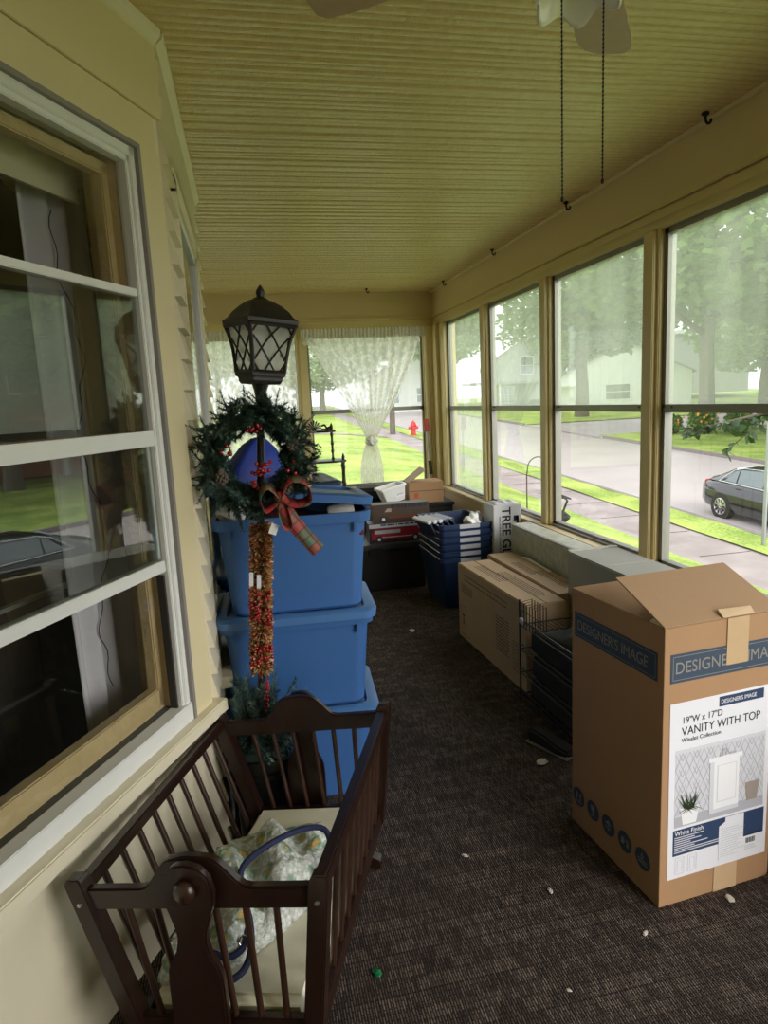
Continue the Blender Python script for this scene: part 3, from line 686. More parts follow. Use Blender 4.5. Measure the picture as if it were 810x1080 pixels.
def outdoor_things():
    rnd = random.Random(3)
    c = thing('car', 'dark four-door saloon car parked at the kerb, seen through the nearest right window', 'car', (13.25, 14.0, road_z(13.8) - .12), rot=(math.atan(.04), 0, R_(1)))
    car(c)
    c2 = dup(c); c2.location = (13.3, 5.9, road_z(5.8) - .12); c2['label'] = 'dark car parked further down the kerb, mirrored in the middle pane of the house window'
    # hydrant
    x, y = 10.75, 42.5
    h = thing('fire_hydrant', 'red fire hydrant on the grass verge beyond the far window', 'hydrant', (x, y, gz(x, y)))
    b = MB(); b.lathe([(.24, 0), (.24, .06), (.17, .08), (.16, .62), (.22, .64), (.22, .70), (.18, .74), (.15, .86), (.07, .93), (.06, 1.0)], 16); b.build('barrel', M['red'], h, smooth=40)
    for d in ((1, 0), (-1, 0), (0, -1)):
        q = MB(); q.tube([(d[0] * .1, d[1] * .1, .52), (d[0] * .3, d[1] * .3, .52)], .095, 12); q.tube([(d[0] * .3, d[1] * .3, .52), (d[0] * .34, d[1] * .34, .52)], .06, 6); q.build('outlet_cap', M['red'], h, smooth=40)
    # poles
    x, y = 10.95, 12.26
    p = thing('signpost', 'bare grey metal street post on the verge before the dark car', 'post', (x, y, gz(x, y)))
    q = MB(); q.tube([(0, 0, -.1), (0, 0, 3.2)], .045, 12); q.build('pole', M['galv'], p, smooth=60)
    q = MB(); q.tube([(0, 0, 3.2), (0, 0, 3.23)], .055, 12); q.build('cap', M['galv'], p)
    x, y = 10.9, 45.5
    p = thing('utility_pole', 'tall wooden utility pole behind the red hydrant', 'pole', (9.8, 44.5, gz(9.8, 44.5)))
    q = MB(); q.tube([(0, 0, -.1), (.03, 0, 4.5), (.06, 0, 9)], [.20, .17, .13], 12); q.build('pole', M['bark'], p, smooth=60)
    q = MB(); q.box((-1.1, -.06, 8.2), (1.2, .06, 8.34)); q.build('crossarm', M['bark'], p)
    # shepherd hook + hanging rack silhouettes on the near lawn
    x, y = 5.85, 13.3
    s = tag(MB().tube([(x, y, gz(x, y) - .1), (x, y, gz(x, y) + 1.0), (x + .02, y, gz(x, y) + 1.12)] + [(x + .26 - .24 * math.cos(a), y, gz(x, y) + 1.14 + .24 * math.sin(a)) for a in [i * math.pi / 10 for i in range(1, 11)]] + [(x + .5, y, gz(x, y) + 1.04), (x + .56, y, gz(x, y) + .98), (x + .62, y, gz(x, y) + 1.02)], .014, 8).build('garden_hook', M['black'], smooth=60), "thin black shepherd's hook standing in the lawn outside", 'hook')
    x, y = 6.25, 12.75; z = gz(x, y)
    t = thing('garden_planter', 'dark angular lawn ornament half hidden by the third window post', 'ornament', (x, y, z), R_(-30))
    q = MB(); q.loft([[(-.06, -.06, .0), (.06, -.06, 0), (.06, .06, 0), (-.06, .06, 0)], [(-.30, -.14, .22), (.30, -.14, .22), (.30, .14, .22), (-.30, .14, .22)], [(-.15, -.1, .36), (.15, -.1, .36), (.15, .1, .36), (-.15, .1, .36)]]); q.build('body', M['blackm'], t)
    q = MB(); q.tube([(-.14, 0, .34), (-.20, 0, .6), (0, 0, .66), (.18, 0, .64), (.24, 0, .58), (.16, 0, .36)], .024, 8); q.build('handle', M['blackm'], t, smooth=60)
    q = MB(); q.loft([[(.1, -.05, .66), (.32, -.02, .60), (.32, .02, .60), (.1, .05, .66)], [(.1, -.05, .72), (.32, -.02, .63), (.32, .02, .63), (.1, .05, .72)]]); q.build('spout', M['blackm'], t)
    # trees: trunks and crowns through the side windows and far end
    G = 'street trees'
    tree('broad', 'leaves', 27.0, 35.2, 17, 21, 'thick-trunked shade tree rising out of the flowering shrub bed', G)
    tree('tall', 'leaves', 27.0, 50.3, 19, 24, 'tall tree standing just in front of the white garage', G)
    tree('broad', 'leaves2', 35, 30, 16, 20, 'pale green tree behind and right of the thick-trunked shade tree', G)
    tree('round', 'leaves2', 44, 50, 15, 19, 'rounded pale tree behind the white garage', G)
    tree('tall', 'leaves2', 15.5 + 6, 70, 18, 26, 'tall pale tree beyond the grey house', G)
    tree('round', 'leaves', 36, 68, 16, 22, 'dark rounded tree filling the gap between the two houses', G)
    tree('broad', 'leaves', 33, 14, 15, 20, 'wide dark tree across the road, seen over the parked car', G)
    tree('broad', 'leaves2', 30, 22, 14, 17, 'wide pale tree across the road above the parked car', G)
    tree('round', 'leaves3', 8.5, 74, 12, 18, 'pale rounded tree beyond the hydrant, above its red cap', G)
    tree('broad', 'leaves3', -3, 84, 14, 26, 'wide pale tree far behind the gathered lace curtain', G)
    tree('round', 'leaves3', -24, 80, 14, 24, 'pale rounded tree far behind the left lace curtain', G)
    tree('round', 'leaves', 52, 27, 12, 18, 'dark rounded tree closing the view behind the parked car', G)
    tree('round', 'leaves2', 62, 46, 13, 24, 'pale rounded tree far right of the white garage', G)
    tree('broad', 'leaves', 15, 78, 15, 20, 'wide tree where the road meets the horizon', G)
    tree('tall', 'leaves', 48, 22, 18, 24, 'tall tree mirrored in the top of the house window', G)
    tree('round', 'leaves2', 31, 7.5, 11, 11, 'rounded tree beside the brick house with the orange awning', G)
    tree('broad', 'leaves', 56, 36, 18, 24, 'wide dark tree far behind the shade tree', G)
    tree('broad', 'leaves2', 60, 64, 18, 26, 'wide pale tree far behind the white garage', G)
    # shrub bed at the tree foot
    for i, (x, y, s, lb) in enumerate(((24.0, 34.5, .62, 'low bush at the left end of the flowering shrub bed'), (25.4, 33.4, .8, 'bushy shrub with a few orange blooms in front of the tree trunk'), (27.0, 32.4, .72, 'bushy shrub at the right end of the bed by the tree trunk'))):
        r = thing('shrub', lb, 'shrub', (x, y, gz(x, y)), 0, 'shrub bed under the shade tree')
        f = MB(); foliage(f, (0, 0, s * .9), (.86, .75, s), 1300, .22, rnd, .3); f.build('foliage', M['leaves'], r)
        st = MB()
        for k in range(5): st.tube([(0, 0, -.05), (rnd.uniform(-.5, .5), rnd.uniform(-.3, .3), s)], .02, 5)
        st.build('stem', M['bark'], r)
        fl = MB(); 
        for k in range(8): fl.ball((rnd.uniform(-.9, .9), -.75 + rnd.uniform(0, .2), s * rnd.uniform(.8, 1.5)), .07, 6)
        fl.build('blossom', M['bloom'], r)
    # houses
    h = house('garage', 'white garage with a low grey roof, half hidden by leaves across the street', 36.5, 59.5, 12, 9, 3.3, 3.0, M['whitehouse'], M['shingle'], R_(-32), z=-.2, wins=((-.6, .9, 2.2, 1.4),))
    q = MB(); q.box((-7.6, -.9, 2.3), (-4.6, .6, 2.5)); q.bevel(.03); q.build('porch_canopy', M['whitehouse'], h)
    q = MB(); q.box((-4.2, -.06, .6), (-3.4, .02, 2.6)); q.build('door', M['greyhouse'], h)
    q = MB(); q.prism([(-7, 0), (7, 0), (7, 4.6), (0, 6.6), (-7, 4.6)], lambda p, k: (p[0] + 5.5, 12 + (0 if k == 0 else 9), p[1] + 1)); q.build('rear_wing', M['greyhouse'], h)
    q = MB(); q.prism([(-7.4, 5.4), (0, 7.6), (7.4, 5.4), (7.4, 5.8), (0, 8.0), (-7.4, 5.8)], lambda p, k: (p[0] + 5.5, 11.6 + (0 if k == 0 else 10), p[1])); q.build('rear_roof', M['whitehouse'], h)
    h = house('house', 'tall grey gabled house with one white-framed window near the peak', 28.9, 66, 8.5, 9, 4.5, 2.6, M['greyhouse'], M['shingle'], R_(-20), z=0, wins=((.3, 3.7, 1.2, 1.7), (-1.8, .8, 1.4, 1.6)))
    q = MB(); q.box((-6.5, -2.4, 2.7), (3.2, .1, 2.95)); q.build('porch_roof', M['shingle'], h)
    for xx in (-6.2, -2.6):
        q = MB(); q.box((xx - .08, -2.3, -.5), (xx + .08, -2.14, 2.7)); q.build('porch_post', M['white'], h)
    h = house('bungalow', 'small white house seen through the farthest side window', 17.5, 71, 8, 8, 3.6, 2.8, M['whitehouse'], M['shingle'], R_(-10), z=.3, wins=((-1.6, 1.0, 1.2, 1.5), (1.6, 1.0, 1.2, 1.5)))
    h = house('brick_house', 'red brick house with an orange awning, mirrored in the house window', 37, 15.6, 13, 9, 7, 3.4, M['brick'], M['shingle'], R_(-92), z=-1.2, wins=((3.4, 4.2, 1.4, 2.0), (-1, 4.2, 1.4, 2.0), (-4.5, 4.2, 1.4, 2.0), (3.8, 1.0, 1.3, 1.7)))
    q = MB(); q.prism([(0, 3.5), (-2.6, 2.75), (-2.6, 2.6), (0, 3.3)], lambda p, k: (-6 + 8.6 * k, p[0], p[1])); q.build('awning', M['awning'], h)
    for xx in (-5.6, -1.8, 2.2):
        q = MB(); q.box((xx - .14, -2.4, -.4), (xx + .14, -2.12, 2.7)); q.build('porch_post', M['greyhouse'], h)
    # leafy branch hanging outside the nearest window
    br = thing('leafy_branch', 'leafy branch hanging outside above the parked car', 'branch', (4.05, 4.80, 1.05))
    s = MB(); tw = [[(1.3, 0, 1.3), (.9, .1, .85), (.45, .2, .3), (.1, .35, -.05)], [(.9, .1, .85), (.55, -.1, .25), (.42, -.2, -.2)], [(.45, .2, .3), (.05, .3, .22), (-.22, .45, .16)], [(1.2, 0, 1.15), (1.0, -.2, .4), (.85, -.3, -.1)]]
    for t in tw: s.tube(t, [.016, .011, .007, .003][:len(t)], 6)
    s.build('twig', M['bark'], br, smooth=60)
    f = MB()
    for t in tw:
        for k in range(120):
            i = rnd.randrange(len(t) - 1); p = Vector(t[i]).lerp(Vector(t[i + 1]), rnd.random())
            if p.z > .75: continue
            d = Vector((rnd.gauss(0, 1), rnd.gauss(0, 1), rnd.gauss(-.7, .6))).normalized(); sd = d.cross(Vector((rnd.gauss(0, 1), rnd.gauss(0, 1), 1))).normalized(); L = rnd.uniform(.07, .125); q = p + d * .006
            f.poly([q, q + d * L * .3 + sd * L * .2, q + d * L * .5 + sd * L * .16, q + d * L * .68 + sd * L * .26, q + d * L, q + d * L * .68 - sd * L * .26, q + d * L * .5 - sd * L * .16, q + d * L * .3 - sd * L * .2])
    f.build('leaf_cluster', M['leaves_dark'], br)
M['leaves_dark'] = island_mat('dark_leaves', [(.015, .05, .01), (.03, .08, .015), (.055, .12, .025)], .5, transl=.12)
M['bloom'] = mat('orange_bloom', (.7, .30, .05), .6)
outdoors(); outdoor_things()
#@@SPLIT2@@

# ------------------------------------------------------------------ cradle, mattress, blanket, cord
CR = Matrix.Translation((-.048, 1.74, 0)) @ Matrix.Rotation(R_(-21.5), 4, 'Z')
TILT = Matrix.Translation((0, 0, .585)) @ Matrix.Rotation(R_(-6), 4, 'Y') @ Matrix.Translation((0, 0, -.585))
def cradle():
    r = thing('cradle', 'dark stained wooden swinging cradle with spindle sides, tilted below the house window', 'cradle', (-.048, 1.74, 0), R_(-21.5))
    HT, HB, LY = .2875, .215, .395
    def hw(z): return HB + (HT - HB) * (z - .2) / .36
    def bld(mb, nm, m=None, par=None, sm=40): return mb.xf(TILT).build(nm, m or M['wood'], par or r, smooth=sm)
    def rail_outline(top):
        n = 44; up = []
        for i in range(n + 1):
            x = -HT + 2 * HT * i / n; t = abs(x)
            z = .565 + (.07 if t < .045 else .07 * (.5 + .5 * math.cos(math.pi * min(1, (t - .045) / .085))) if t < .13 else 0)
            if t < .045: z = .635 + .006 * math.cos(t / .045 * math.pi / 2)
            up.append((x, z))
        lo = [(HT, .512), (-HT, .512)]
        return up + lo
    for sy in (-1, 1):
        e = MB(); e.prism(rail_outline(1), lambda p, k: (p[0], sy * LY + (-.012 if k == 0 else .012), p[1])); e.bevel(.004)
        er = bld(e, 'top_rail')
        q = MB(); q.box((-hw(.2), sy * LY - .011, .175), (hw(.2), sy * LY + .011, .235)); q.bevel(.003); bld(q, 'bottom_rail')
        for i in range(6):
            t = -1 + 2 * (i + 1) / 7; q = MB(); zt, zb = .53, .22
            q.tube([(t * hw(zb) * .98, sy * LY, zb), (t * hw(zt) * .9, sy * LY, zt)], [.008, .008], 8); bld(q, 'spindle', M['wood2'], sm=60)
        q = MB(); q.lathe([(.006, 0), (.006, .004), (.002, .006)], 10, Matrix.Translation((0, sy * (LY + .013), .625)) @ Matrix.Rotation(R_(-90 * sy), 4, 'X')); bld(q, 'screw', M['screw'], er)
        for sx in (-1, 1):
            q = MB()
            def ring(z, d): 
                x = sx * hw(z); return [(x - d, sy * LY - d, z), (x + d, sy * LY - d, z), (x + d, sy * LY + d, z), (x - d, sy * LY + d, z)]
            q.loft([ring(.165, .022), ring(.58, .022), ring(.592, .016)]); q.bevel(.003); po = bld(q, 'corner_post')
            q = MB(); q.lathe([(.005, 0), (.005, .004), (.001, .005)], 8, Matrix.Translation((sx * hw(.535), sy * (LY + .022), .535)) @ Matrix.Rotation(R_(-90 * sy), 4, 'X')); bld(q, 'screw', M['screw'], po)
    for sx in (-1, 1):
        q = MB(); x = sx * hw(.56); q.box((x - .016, -LY, .543), (x + .016, LY, .576)); q.bevel(.004); bld(q, 'side_rail')
        x = sx * hw(.2); q = MB(); q.box((x - .012, -LY, .17), (x + .012, LY, .215)); q.bevel(.003); bld(q, 'lower_side_rail')
        for i in range(9):
            y = -LY + 2 * LY * (i + 1) / 10
            q = MB(); q.tube([(sx * hw(.2), y, .2), (sx * hw(.55), y, .55)], .0085, 8); bld(q, 'spindle', M['wood2'], sm=60)
    q = MB(); q.box((-HB, -LY, .165), (HB, LY, .178)); bld(q, 'bottom_board')
    # the stand that carries the basket
    half = [(.0, .642), (.030, .636), (.052, .612), (.060, .580), (.058, .548), (.046, .512), (.036, .478), (.034, .455), (.040, .425), (.054, .400), (.064, .375), (.066, .345), (.066, .05)]
    out = half + [(-x, z) for x, z in half[::-1][:-1]]
    for sy in (-1, 1):
        y0 = sy * (LY + .030)
        q = MB(); q.prism(out, lambda p, k: (p[0], y0 + (-.011 if k == 0 else .011), p[1])); q.bevel(.004); pd = q.build('pedestal', M['wood'], r, smooth=40)
        kn = MB(); kn.lathe([(.020, 0), (.026, .006), (.025, .014), (.014, .022), (.0, .024)], 18, Matrix.Translation((0, y0 + sy * .011, .585)) @ Matrix.Rotation(R_(-90 * sy), 4, 'X'), cap=False); kn.build('pivot_knob', M['wood2'], pd, smooth=60)
        q = MB(); q.prism([(-.25, 0), (-.21, 0), (-.2, .012), (.2, .012), (.21, 0), (.25, 0), (.25, .03), (.19, .052), (.07, .075), (-.07, .075), (-.19, .052), (-.25, .03)], lambda p, k: (p[0], y0 + (-.02 if k == 0 else .02), p[1])); q.bevel(.003); q.build('foot', M['wood'], r, smooth=40)
    q = MB(); q.box((-.03, -LY - .02, .075), (.03, LY + .02, .10)); q.bevel(.004); q.build('stretcher', M['wood'], r)
    # things lying in it
    q = MB(); q.box((-.195, -.372, .185), (.195, .372, .25)); q.bevel(.018, 3); q.xf(CR @ TILT)
    tag(q.build('mattress', M['mattress'], smooth=50), 'thin cream vinyl mattress lying in the cradle', 'mattress')
    rows = [((-.175, .150), (-.06, .215), (.085, .270)), ((-.170, .0), (.0, .10), (.185, .12)), ((-.165, -.12), (.0, -.03), (.180, .02)), ((-.150, -.21), (-.01, -.10), (.160, -.085)), ((-.145, -.30), (-.04, -.22), (.10, -.20)), ((-.140, -.355), (-.07, -.32), (.04, -.285)), ((-.125, -.372), (-.08, -.355), (-.01, -.335))]
    zz = [.262, .318, .335, .325, .305, .285, .27]
    def bl(u, v):
        k = u * (len(rows) - 1); i = min(int(k), len(rows) - 2); t = k - i
        def row(rw, v):
            a, b, c = [Vector((*p, 0)) for p in rw]; return a * (1 - v) ** 2 + (b * 2 - (a + c) * .5) * 2 * v * (1 - v) + c * v * v
        p = row(rows[i], v).lerp(row(rows[i + 1], v), t); z = zz[i] * (1 - t) + zz[i + 1] * t
        edge = min(u, 1 - u, v, 1 - v); lift = min(1, edge * 6)
        base = .262
        fold = .030 * math.sin(9 * p.x + 22 * p.y + 2.5 * math.sin(14 * p.x)) + .018 * mnoise.noise(p * 16) + .010 * mnoise.noise(p * 40)
        z = base + (z - base + .03) * lift ** .6 + fold * lift
        rag = .007 * mnoise.noise(p * 90)
        return CR @ Vector((max(p.x, -.182 - .0) + rag, p.y + rag, max(z, base)))
    b = MB(); b.grid(bl, 90, 70)
    tag(b.build('blanket', M['blanket'], smooth=180, solid=.006), 'crumpled white crochet blanket with green and yellow flowers on the cradle mattress', 'blanket')
    # navy padded cord with metal ring
    c = thing('cord', 'navy blue padded cord looped over the blanket in the cradle', 'cord', (-.048, 1.74, 0), R_(-21.5))
    pts = [(-.05, -.345, .285), (.02, -.365, .285), (.062, -.335, .29), (.064, -.28, .30), (.040, -.22, .325), (.0, -.165, .36), (-.012, -.12, .395), (.03, -.045, .405), (.10, .03, .405), (.165, .055, .395), (.195, .01, .36), (.19, -.05, .32), (.172, -.11, .295)]
    def smooth_path(p, n=5):
        p = [Vector(q) for q in p]; out = []
        for i in range(len(p) - 1):
            a, b, c2, d = p[max(i - 1, 0)], p[i], p[i + 1], p[min(i + 2, len(p) - 1)]
            for k in range(n):
                t = k / n; out.append(.5 * ((2 * b) + (c2 - a) * t + (2 * a - 5 * b + 4 * c2 - d) * t * t + (3 * b - a - 3 * c2 + d) * t ** 3))
        return out + [p[-1]]
    globals()['smooth_path'] = smooth_path
    q = MB(); q.tube(smooth_path(pts), .0085, 10); q.build('padded_cord', M['navycord'], c, smooth=60)
    q = MB(); q.tube(smooth_path([(-.04, -.30, .30), (.02, -.305, .298), (.046, -.27, .305), (.03, -.22, .33), (.02, -.17, .35)]), .008, 10); q.build('second_strand', M['navycord'], c, smooth=60)
    q = MB(); q.tube([(.046 + .013 * math.cos(a), -.275 + .004 * math.sin(a), .316 + .013 * math.sin(a)) for a in [i * math.pi / 8 for i in range(16)]], .003, 6, closed=True); q.build('metal_ring', M['chrome'], c, smooth=60)
    q = MB(); q.tube([(.018, -.17, .352), (.012, -.155, .362)], .011, 10); q.build('brass_clip', M['brass'], c, smooth=60)
cradle()

# ------------------------------------------------------------------ blue storage bins
def rrect(hx, hy, rad, z, n=5, cx=0, cy=0):
    o = []
    for sx, sy, a0 in ((1, 1, 0), (-1, 1, 90), (-1, -1, 180), (1, -1, 270)):
        for k in range(n + 1):
            a = R_(a0 + 90 * k / n); o.append((cx + sx * (hx - rad) + rad * math.cos(a), cy + sy * (hy - rad) + rad * math.sin(a), z))
    return o
def bin_body(mb):
    H = .385
    mb.loft([rrect(.24, .165, .045, 0.0), rrect(.252, .175, .05, .012), rrect(.280, .200, .05, H - .04)], cap=False)
    mb.loft([rrect(.280, .200, .05, H - .04), rrect(.298, .216, .05, H - .04), rrect(.302, .220, .05, H), rrect(.284, .204, .05, H), rrect(.246, .170, .045, .012)], cap=False)
    mb.face(mb.verts(rrect(.24, .165, .045, 0.0))[::-1]); mb.face(mb.verts(rrect(.246, .170, .045, .012)))
    for sx in (-1, 1):
        for sy in (-1, 1): mb.box((sx * .235 - .005, sy * .214 - .004, H - .075), (sx * .235 + .005, sy * .214 + .004, H - .035))
def bin_lid(mb):
    mb.loft([rrect(.300, .219, .05, -.022), rrect(.312, .230, .055, -.022), rrect(.315, .233, .055, .006), rrect(.300, .219, .05, .014), rrect(.270, .190, .045, .014), rrect(.262, .182, .045, .004)], cap=False)
    mb.face(mb.verts(rrect(.262, .182, .045, .004))); mb.face(mb.verts(rrect(.300, .219, .05, -.022))[::-1])
def bins():
    spots = ((.135, 2.675, 0, 'lowest blue storage bin of the stack, closed lid, standing on the carpet'), (.142, 2.668, .403, 'middle blue storage bin of the stack, closed under the open one'), (.150, 2.664, .806, 'topmost blue storage bin, overfilled with its lid sitting ajar'))
    for i, (x, y, z, lb) in enumerate(spots):
        r = thing('storage_bin', lb, 'storage bin', (x, y, z), R_(-4 + i * .6), 'blue storage bins')
        q = MB(); bin_body(q); bmesh.ops.remove_doubles(q.bm, verts=q.bm.verts, dist=1e-5); q.build('tub', M['bin'], r, smooth=35)
        q = MB(); bin_lid(q)
        if i == 2: q.xf(Matrix.Translation((.0, .01, .455)) @ Matrix.Rotation(R_(7), 4, 'Y') @ Matrix.Rotation(R_(-3), 4, 'X'))
        else: q.xf(Matrix.Translation((0, 0, .392)))
        q.build('lid', M['bin_lid'] if i < 2 else M['bin'], r, smooth=35)
    T = Matrix.Translation((.150, 2.664, .806)) @ Matrix.Rotation(R_(-2.8), 4, 'Z')
    def heap(u, v):
        x = -.10 + .37 * u; y = -.19 + .37 * v
        return T @ Vector((x, y, .30 + .085 * math.sin(math.pi * v) ** .5 * (1 - .6 * u) + .012 * mnoise.noise(Vector((x * 25, y * 25, 1)))))
    tag(MB().grid(heap, 24, 24).build('cloth', M['red_fabric'], smooth=180, solid=.01), 'dark red folded cloth showing under the ajar bin lid', 'cloth')
    q = MB(); q.lathe([(.03, 0), (.035, .01), (.034, .09), (.03, .1), (.028, .09), (.028, .01)], 18, T @ Matrix.Translation((.14, -.15, .372)) @ Matrix.Rotation(R_(80), 4, 'Y')); tag(q.build('jar', M['lantglass'], smooth=50), 'small clear glass jar lying in the open blue bin', 'jar')
    for k, (x, y, z, s, lb) in enumerate(((-.22, -.15, .40, .05, 'crumpled white bag bulging at the left rim of the open blue bin'), (-.20, -.06, .465, .045, 'white bag on top of the other, under the wreath'))):
        q = MB(); bmesh.ops.create_icosphere(q.bm, subdivisions=4, radius=s)
        for v in q.bm.verts: v.co = Vector((v.co.x * 1.1, v.co.y * .9, v.co.z * .7)) * (1 + .35 * mnoise.noise(v.co * 30 + Vector((k * 7, 0, 0))))
        q.xf(T @ Matrix.Translation((x, y, z))); tag(q.build('plastic_bag', M['white'], smooth=40), lb, 'bag')
    # things standing on the ajar lid
    LT = T @ Matrix.Translation((0, .01, .475)) @ Matrix.Rotation(R_(7), 4, 'Y') @ Matrix.Rotation(R_(-3), 4, 'X')
    q = MB(); q.loft([rrect(.12, .09, .02, .0), rrect(.115, .085, .02, .06), rrect(.06, .05, .02, .15), rrect(.02, .03, .012, .185)]); q.bevel(.006, 2); q.xf(LT @ Matrix.Translation((-.13, .03, .0)) @ Matrix.Rotation(R_(20), 4, 'Z'))
    tag(q.build('tote_bag', M['royal'], smooth=40), 'bright royal blue bag slumped on the bin lid, seen through the wreath', 'bag')
    bx = thing('small_box', 'little brown box with a pale edge beside the royal blue bag', 'box', LT @ Vector((.03, -.12, .0)), R_(-14))
    q = MB(); q.box((-.05, -.05, 0), (.05, .05, .05)); q.bevel(.002); q.build('carton', M['card'], bx); q = MB(); q.box((-.055, -.055, .05), (.055, .055, .058)); q.build('lid', M['printpale'], bx)
    # more lids lying behind
    q = MB(); bin_lid(q); q.xf(Matrix.Translation((.10, 3.30, 1.255)) @ Matrix.Rotation(R_(3), 4, 'Z')); 
    r = thing('storage_bin', 'blue storage bin at the back, its lid peeping over the ajar lid', 'storage bin', (.12, 3.30, .83), R_(2), 'blue storage bins')
    b2 = MB(); bin_body(b2); bmesh.ops.remove_doubles(b2.bm, verts=b2.bm.verts, dist=1e-5); b2.build('tub', M['bin'], r, smooth=35)
    q.xf(Matrix.Translation((-.12, -3.30, -.862))); q.build('lid', M['navy'], r, smooth=35)
    for i in (0, 1):
        r = thing('storage_bin', ('blue storage bin hidden at the bottom of the rear stack', 'blue storage bin hidden in the middle of the rear stack')[i], 'storage bin', (.11, 3.31, i * .415), R_(2), 'blue storage bins')
        b2 = MB(); bin_body(b2); bmesh.ops.remove_doubles(b2.bm, verts=b2.bm.verts, dist=1e-5); b2.build('tub', M['bin'], r, smooth=35)
        q = MB(); bin_lid(q); q.xf(Matrix.Translation((0, 0, .392))); q.build('lid', M['bin_lid'], r, smooth=35)
M['royal'] = mat('royal_blue_fabric', (.008, .035, .30), .55, bump=(20, .3))
bins()

# ------------------------------------------------------------------ lamp post, wreath, garland, pine
def sprig(mb, p, d, L, n, nl, rnd, w=.0016, droop=0.):
    w *= 1.5
    """a stem with needles all round it"""
    d = Vector(d).normalized(); p = Vector(p); u = d.orthogonal().normalized(); v = d.cross(u)
    mb.tube([p, p + d * L * .95], [.0022, .001], 4, cap=False)
    for k in range(n):
        t = rnd.random(); a = rnd.uniform(0, 6.283); r = u * math.cos(a) + v * math.sin(a)
        q = p + d * L * t; nd = (d * rnd.uniform(.35, .9) + r).normalized(); ln = nl * rnd.uniform(.6, 1.1) * (1 - .4 * t)
        s = nd.cross(d).normalized() * w
        mb.poly([q - s, q + s, q + nd * ln])
def lamp():
    rnd = random.Random(11)
    X, Y = -.045, 2.33
    r = thing('lamp_post', 'black lantern lamp post in a square planter, dressed for Christmas beside the blue bins', 'lamp post', (X, Y, 0))
    TL = Matrix.Translation((0, 0, .3)) @ Matrix.Rotation(R_(4.3), 4, 'Y') @ Matrix.Translation((0, 0, -.3))
    q = MB(); q.loft([rrect(.088, .088, .008, 0), rrect(.098, .098, .008, .31), rrect(.110, .110, .008, .312), rrect(.112, .112, .008, .352), rrect(.098, .098, .008, .352), rrect(.094, .094, .008, .31)]); pl = q.build('planter', M['black'], r, smooth=30)
    q = MB(); 
    for z in (.255, .285): q.loft([rrect(.099, .099, .008, z), rrect(.106, .106, .008, z + .004), rrect(.106, .106, .008, z + .010), rrect(.099, .099, .008, z + .014)], cap=False)
    q.build('planter_moulding', M['black'], pl, smooth=30)
    q = MB(); q.lathe([(.03, .29), (.018, .34), (.013, .36), (.013, .98), (.018, .985), (.018, 1.0), (.013, 1.005), (.013, 1.60), (.016, 1.63), (.022, 1.66), (.03, 1.684)], 20, TL); q.build('pole', M['black'], r, smooth=40)
    TB = TL; TL = TL @ Matrix.Translation((0, 0, 1.68)) @ Matrix.Diagonal((.95, .95, .87, 1)) @ Matrix.Translation((0, 0, -1.665))
    LM = TL @ Matrix.Rotation(R_(27), 4, 'Z')
    def sq(h, z): return [LM @ Vector(p) for p in ((-h, -h, z), (h, -h, z), (h, h, z), (-h, h, z))]
    prof = [(1.712, .066), (1.75, .0685), (1.80, .074), (1.845, .082), (1.885, .094)]
    q = MB(); q.loft([sq(.052, 1.665), sq(.058, 1.678), sq(.058, 1.69), sq(.066, 1.695), sq(.068, 1.712), sq(.05, 1.714)]); q.bevel(.002); q.build('lantern_base', M['iron'], r)
    q = MB()
    rad = [(.106, 1.886), (.112, 1.890), (.114, 1.905), (.100, 1.918), (.090, 1.940), (.072, 1.962), (.047, 1.978), (.027, 1.985)]
    def dome(h, z, k):
        o = []
        for i in range(32):
            a = 2 * math.pi * i / 32; c, s = math.cos(a), math.sin(a); m = max(abs(c), abs(s)); rr = h * ((1 - k) / m + k * 1.12) if k else h / m
            o.append(LM @ Vector((c * rr * .87, s * rr * .87, z)))
        return o
    q.loft([dome(h, z, k) for (h, z), k in zip(rad, (0, 0, 0, .1, .3, .6, 1, 1))]); 
    q.build('lantern_roof', M['iron'], r, smooth=35)
    q = MB(); q.lathe([(.022, 1.983), (.026, 1.988), (.014, 1.994), (.013, 2.0), (.016, 2.008), (.014, 2.020), (.006, 2.034), (.001, 2.040)], 16, TL); q.build('finial', M['iron'], r, smooth=50)
    def side(t):      # half width at height fraction t
        z = 1.712 + (1.885 - 1.712) * t
        for (z0, h0), (z1, h1) in zip(prof, prof[1:]):
            if z <= z1 + 1e-9: return z, h0 + (h1 - h0) * (z - z0) / (z1 - z0)
        return z, prof[-1][1]
    g = MB(); rings = []
    for t in (0, .25, .5, .75, 1): z, h = side(t); rings.append(sq(h - .008, z))
    g.loft(rings); g.build('lantern_glass', M['frost'], r)
    for k in range(4):
        rot = LM @ Matrix.Rotation(k * math.pi / 2, 4, 'Z'); lat = MB()
        def on(s, t):
            z, h = side(t); return rot @ Vector((s * (h - .004), -h + .001, z))
        for j in (-1.5, -.5, .5, 1.5):
            for sg in (1, -1):
                pts = []
                for i in range(13):
                    t = i / 12; s = sg * (j * .98 + (t - .5) * 1.65)
                    if abs(s) <= 1: pts.append(on(s, t))
                if len(pts) > 1: lat.tube(pts, .0034, 5)
        lat.tube([on(-1, i / 6) for i in range(7)], .006, 6); lat.tube([on(1, i / 6) for i in range(7)], .006, 6); lat.tube([on(-1, 0), on(1, 0)], .006, 6); lat.tube([on(-1, 1), on(1, 1)], .008, 6)
        lat.build('lattice_panel', M['iron'], r, smooth=60)
    q = MB(); q.lathe([(.018, 1.70), (.02, 1.72), (.028, 1.77), (.024, 1.81), (.012, 1.83)], 14, TL); q.build('bulb', M['white'], r, smooth=60)
    TL = TB
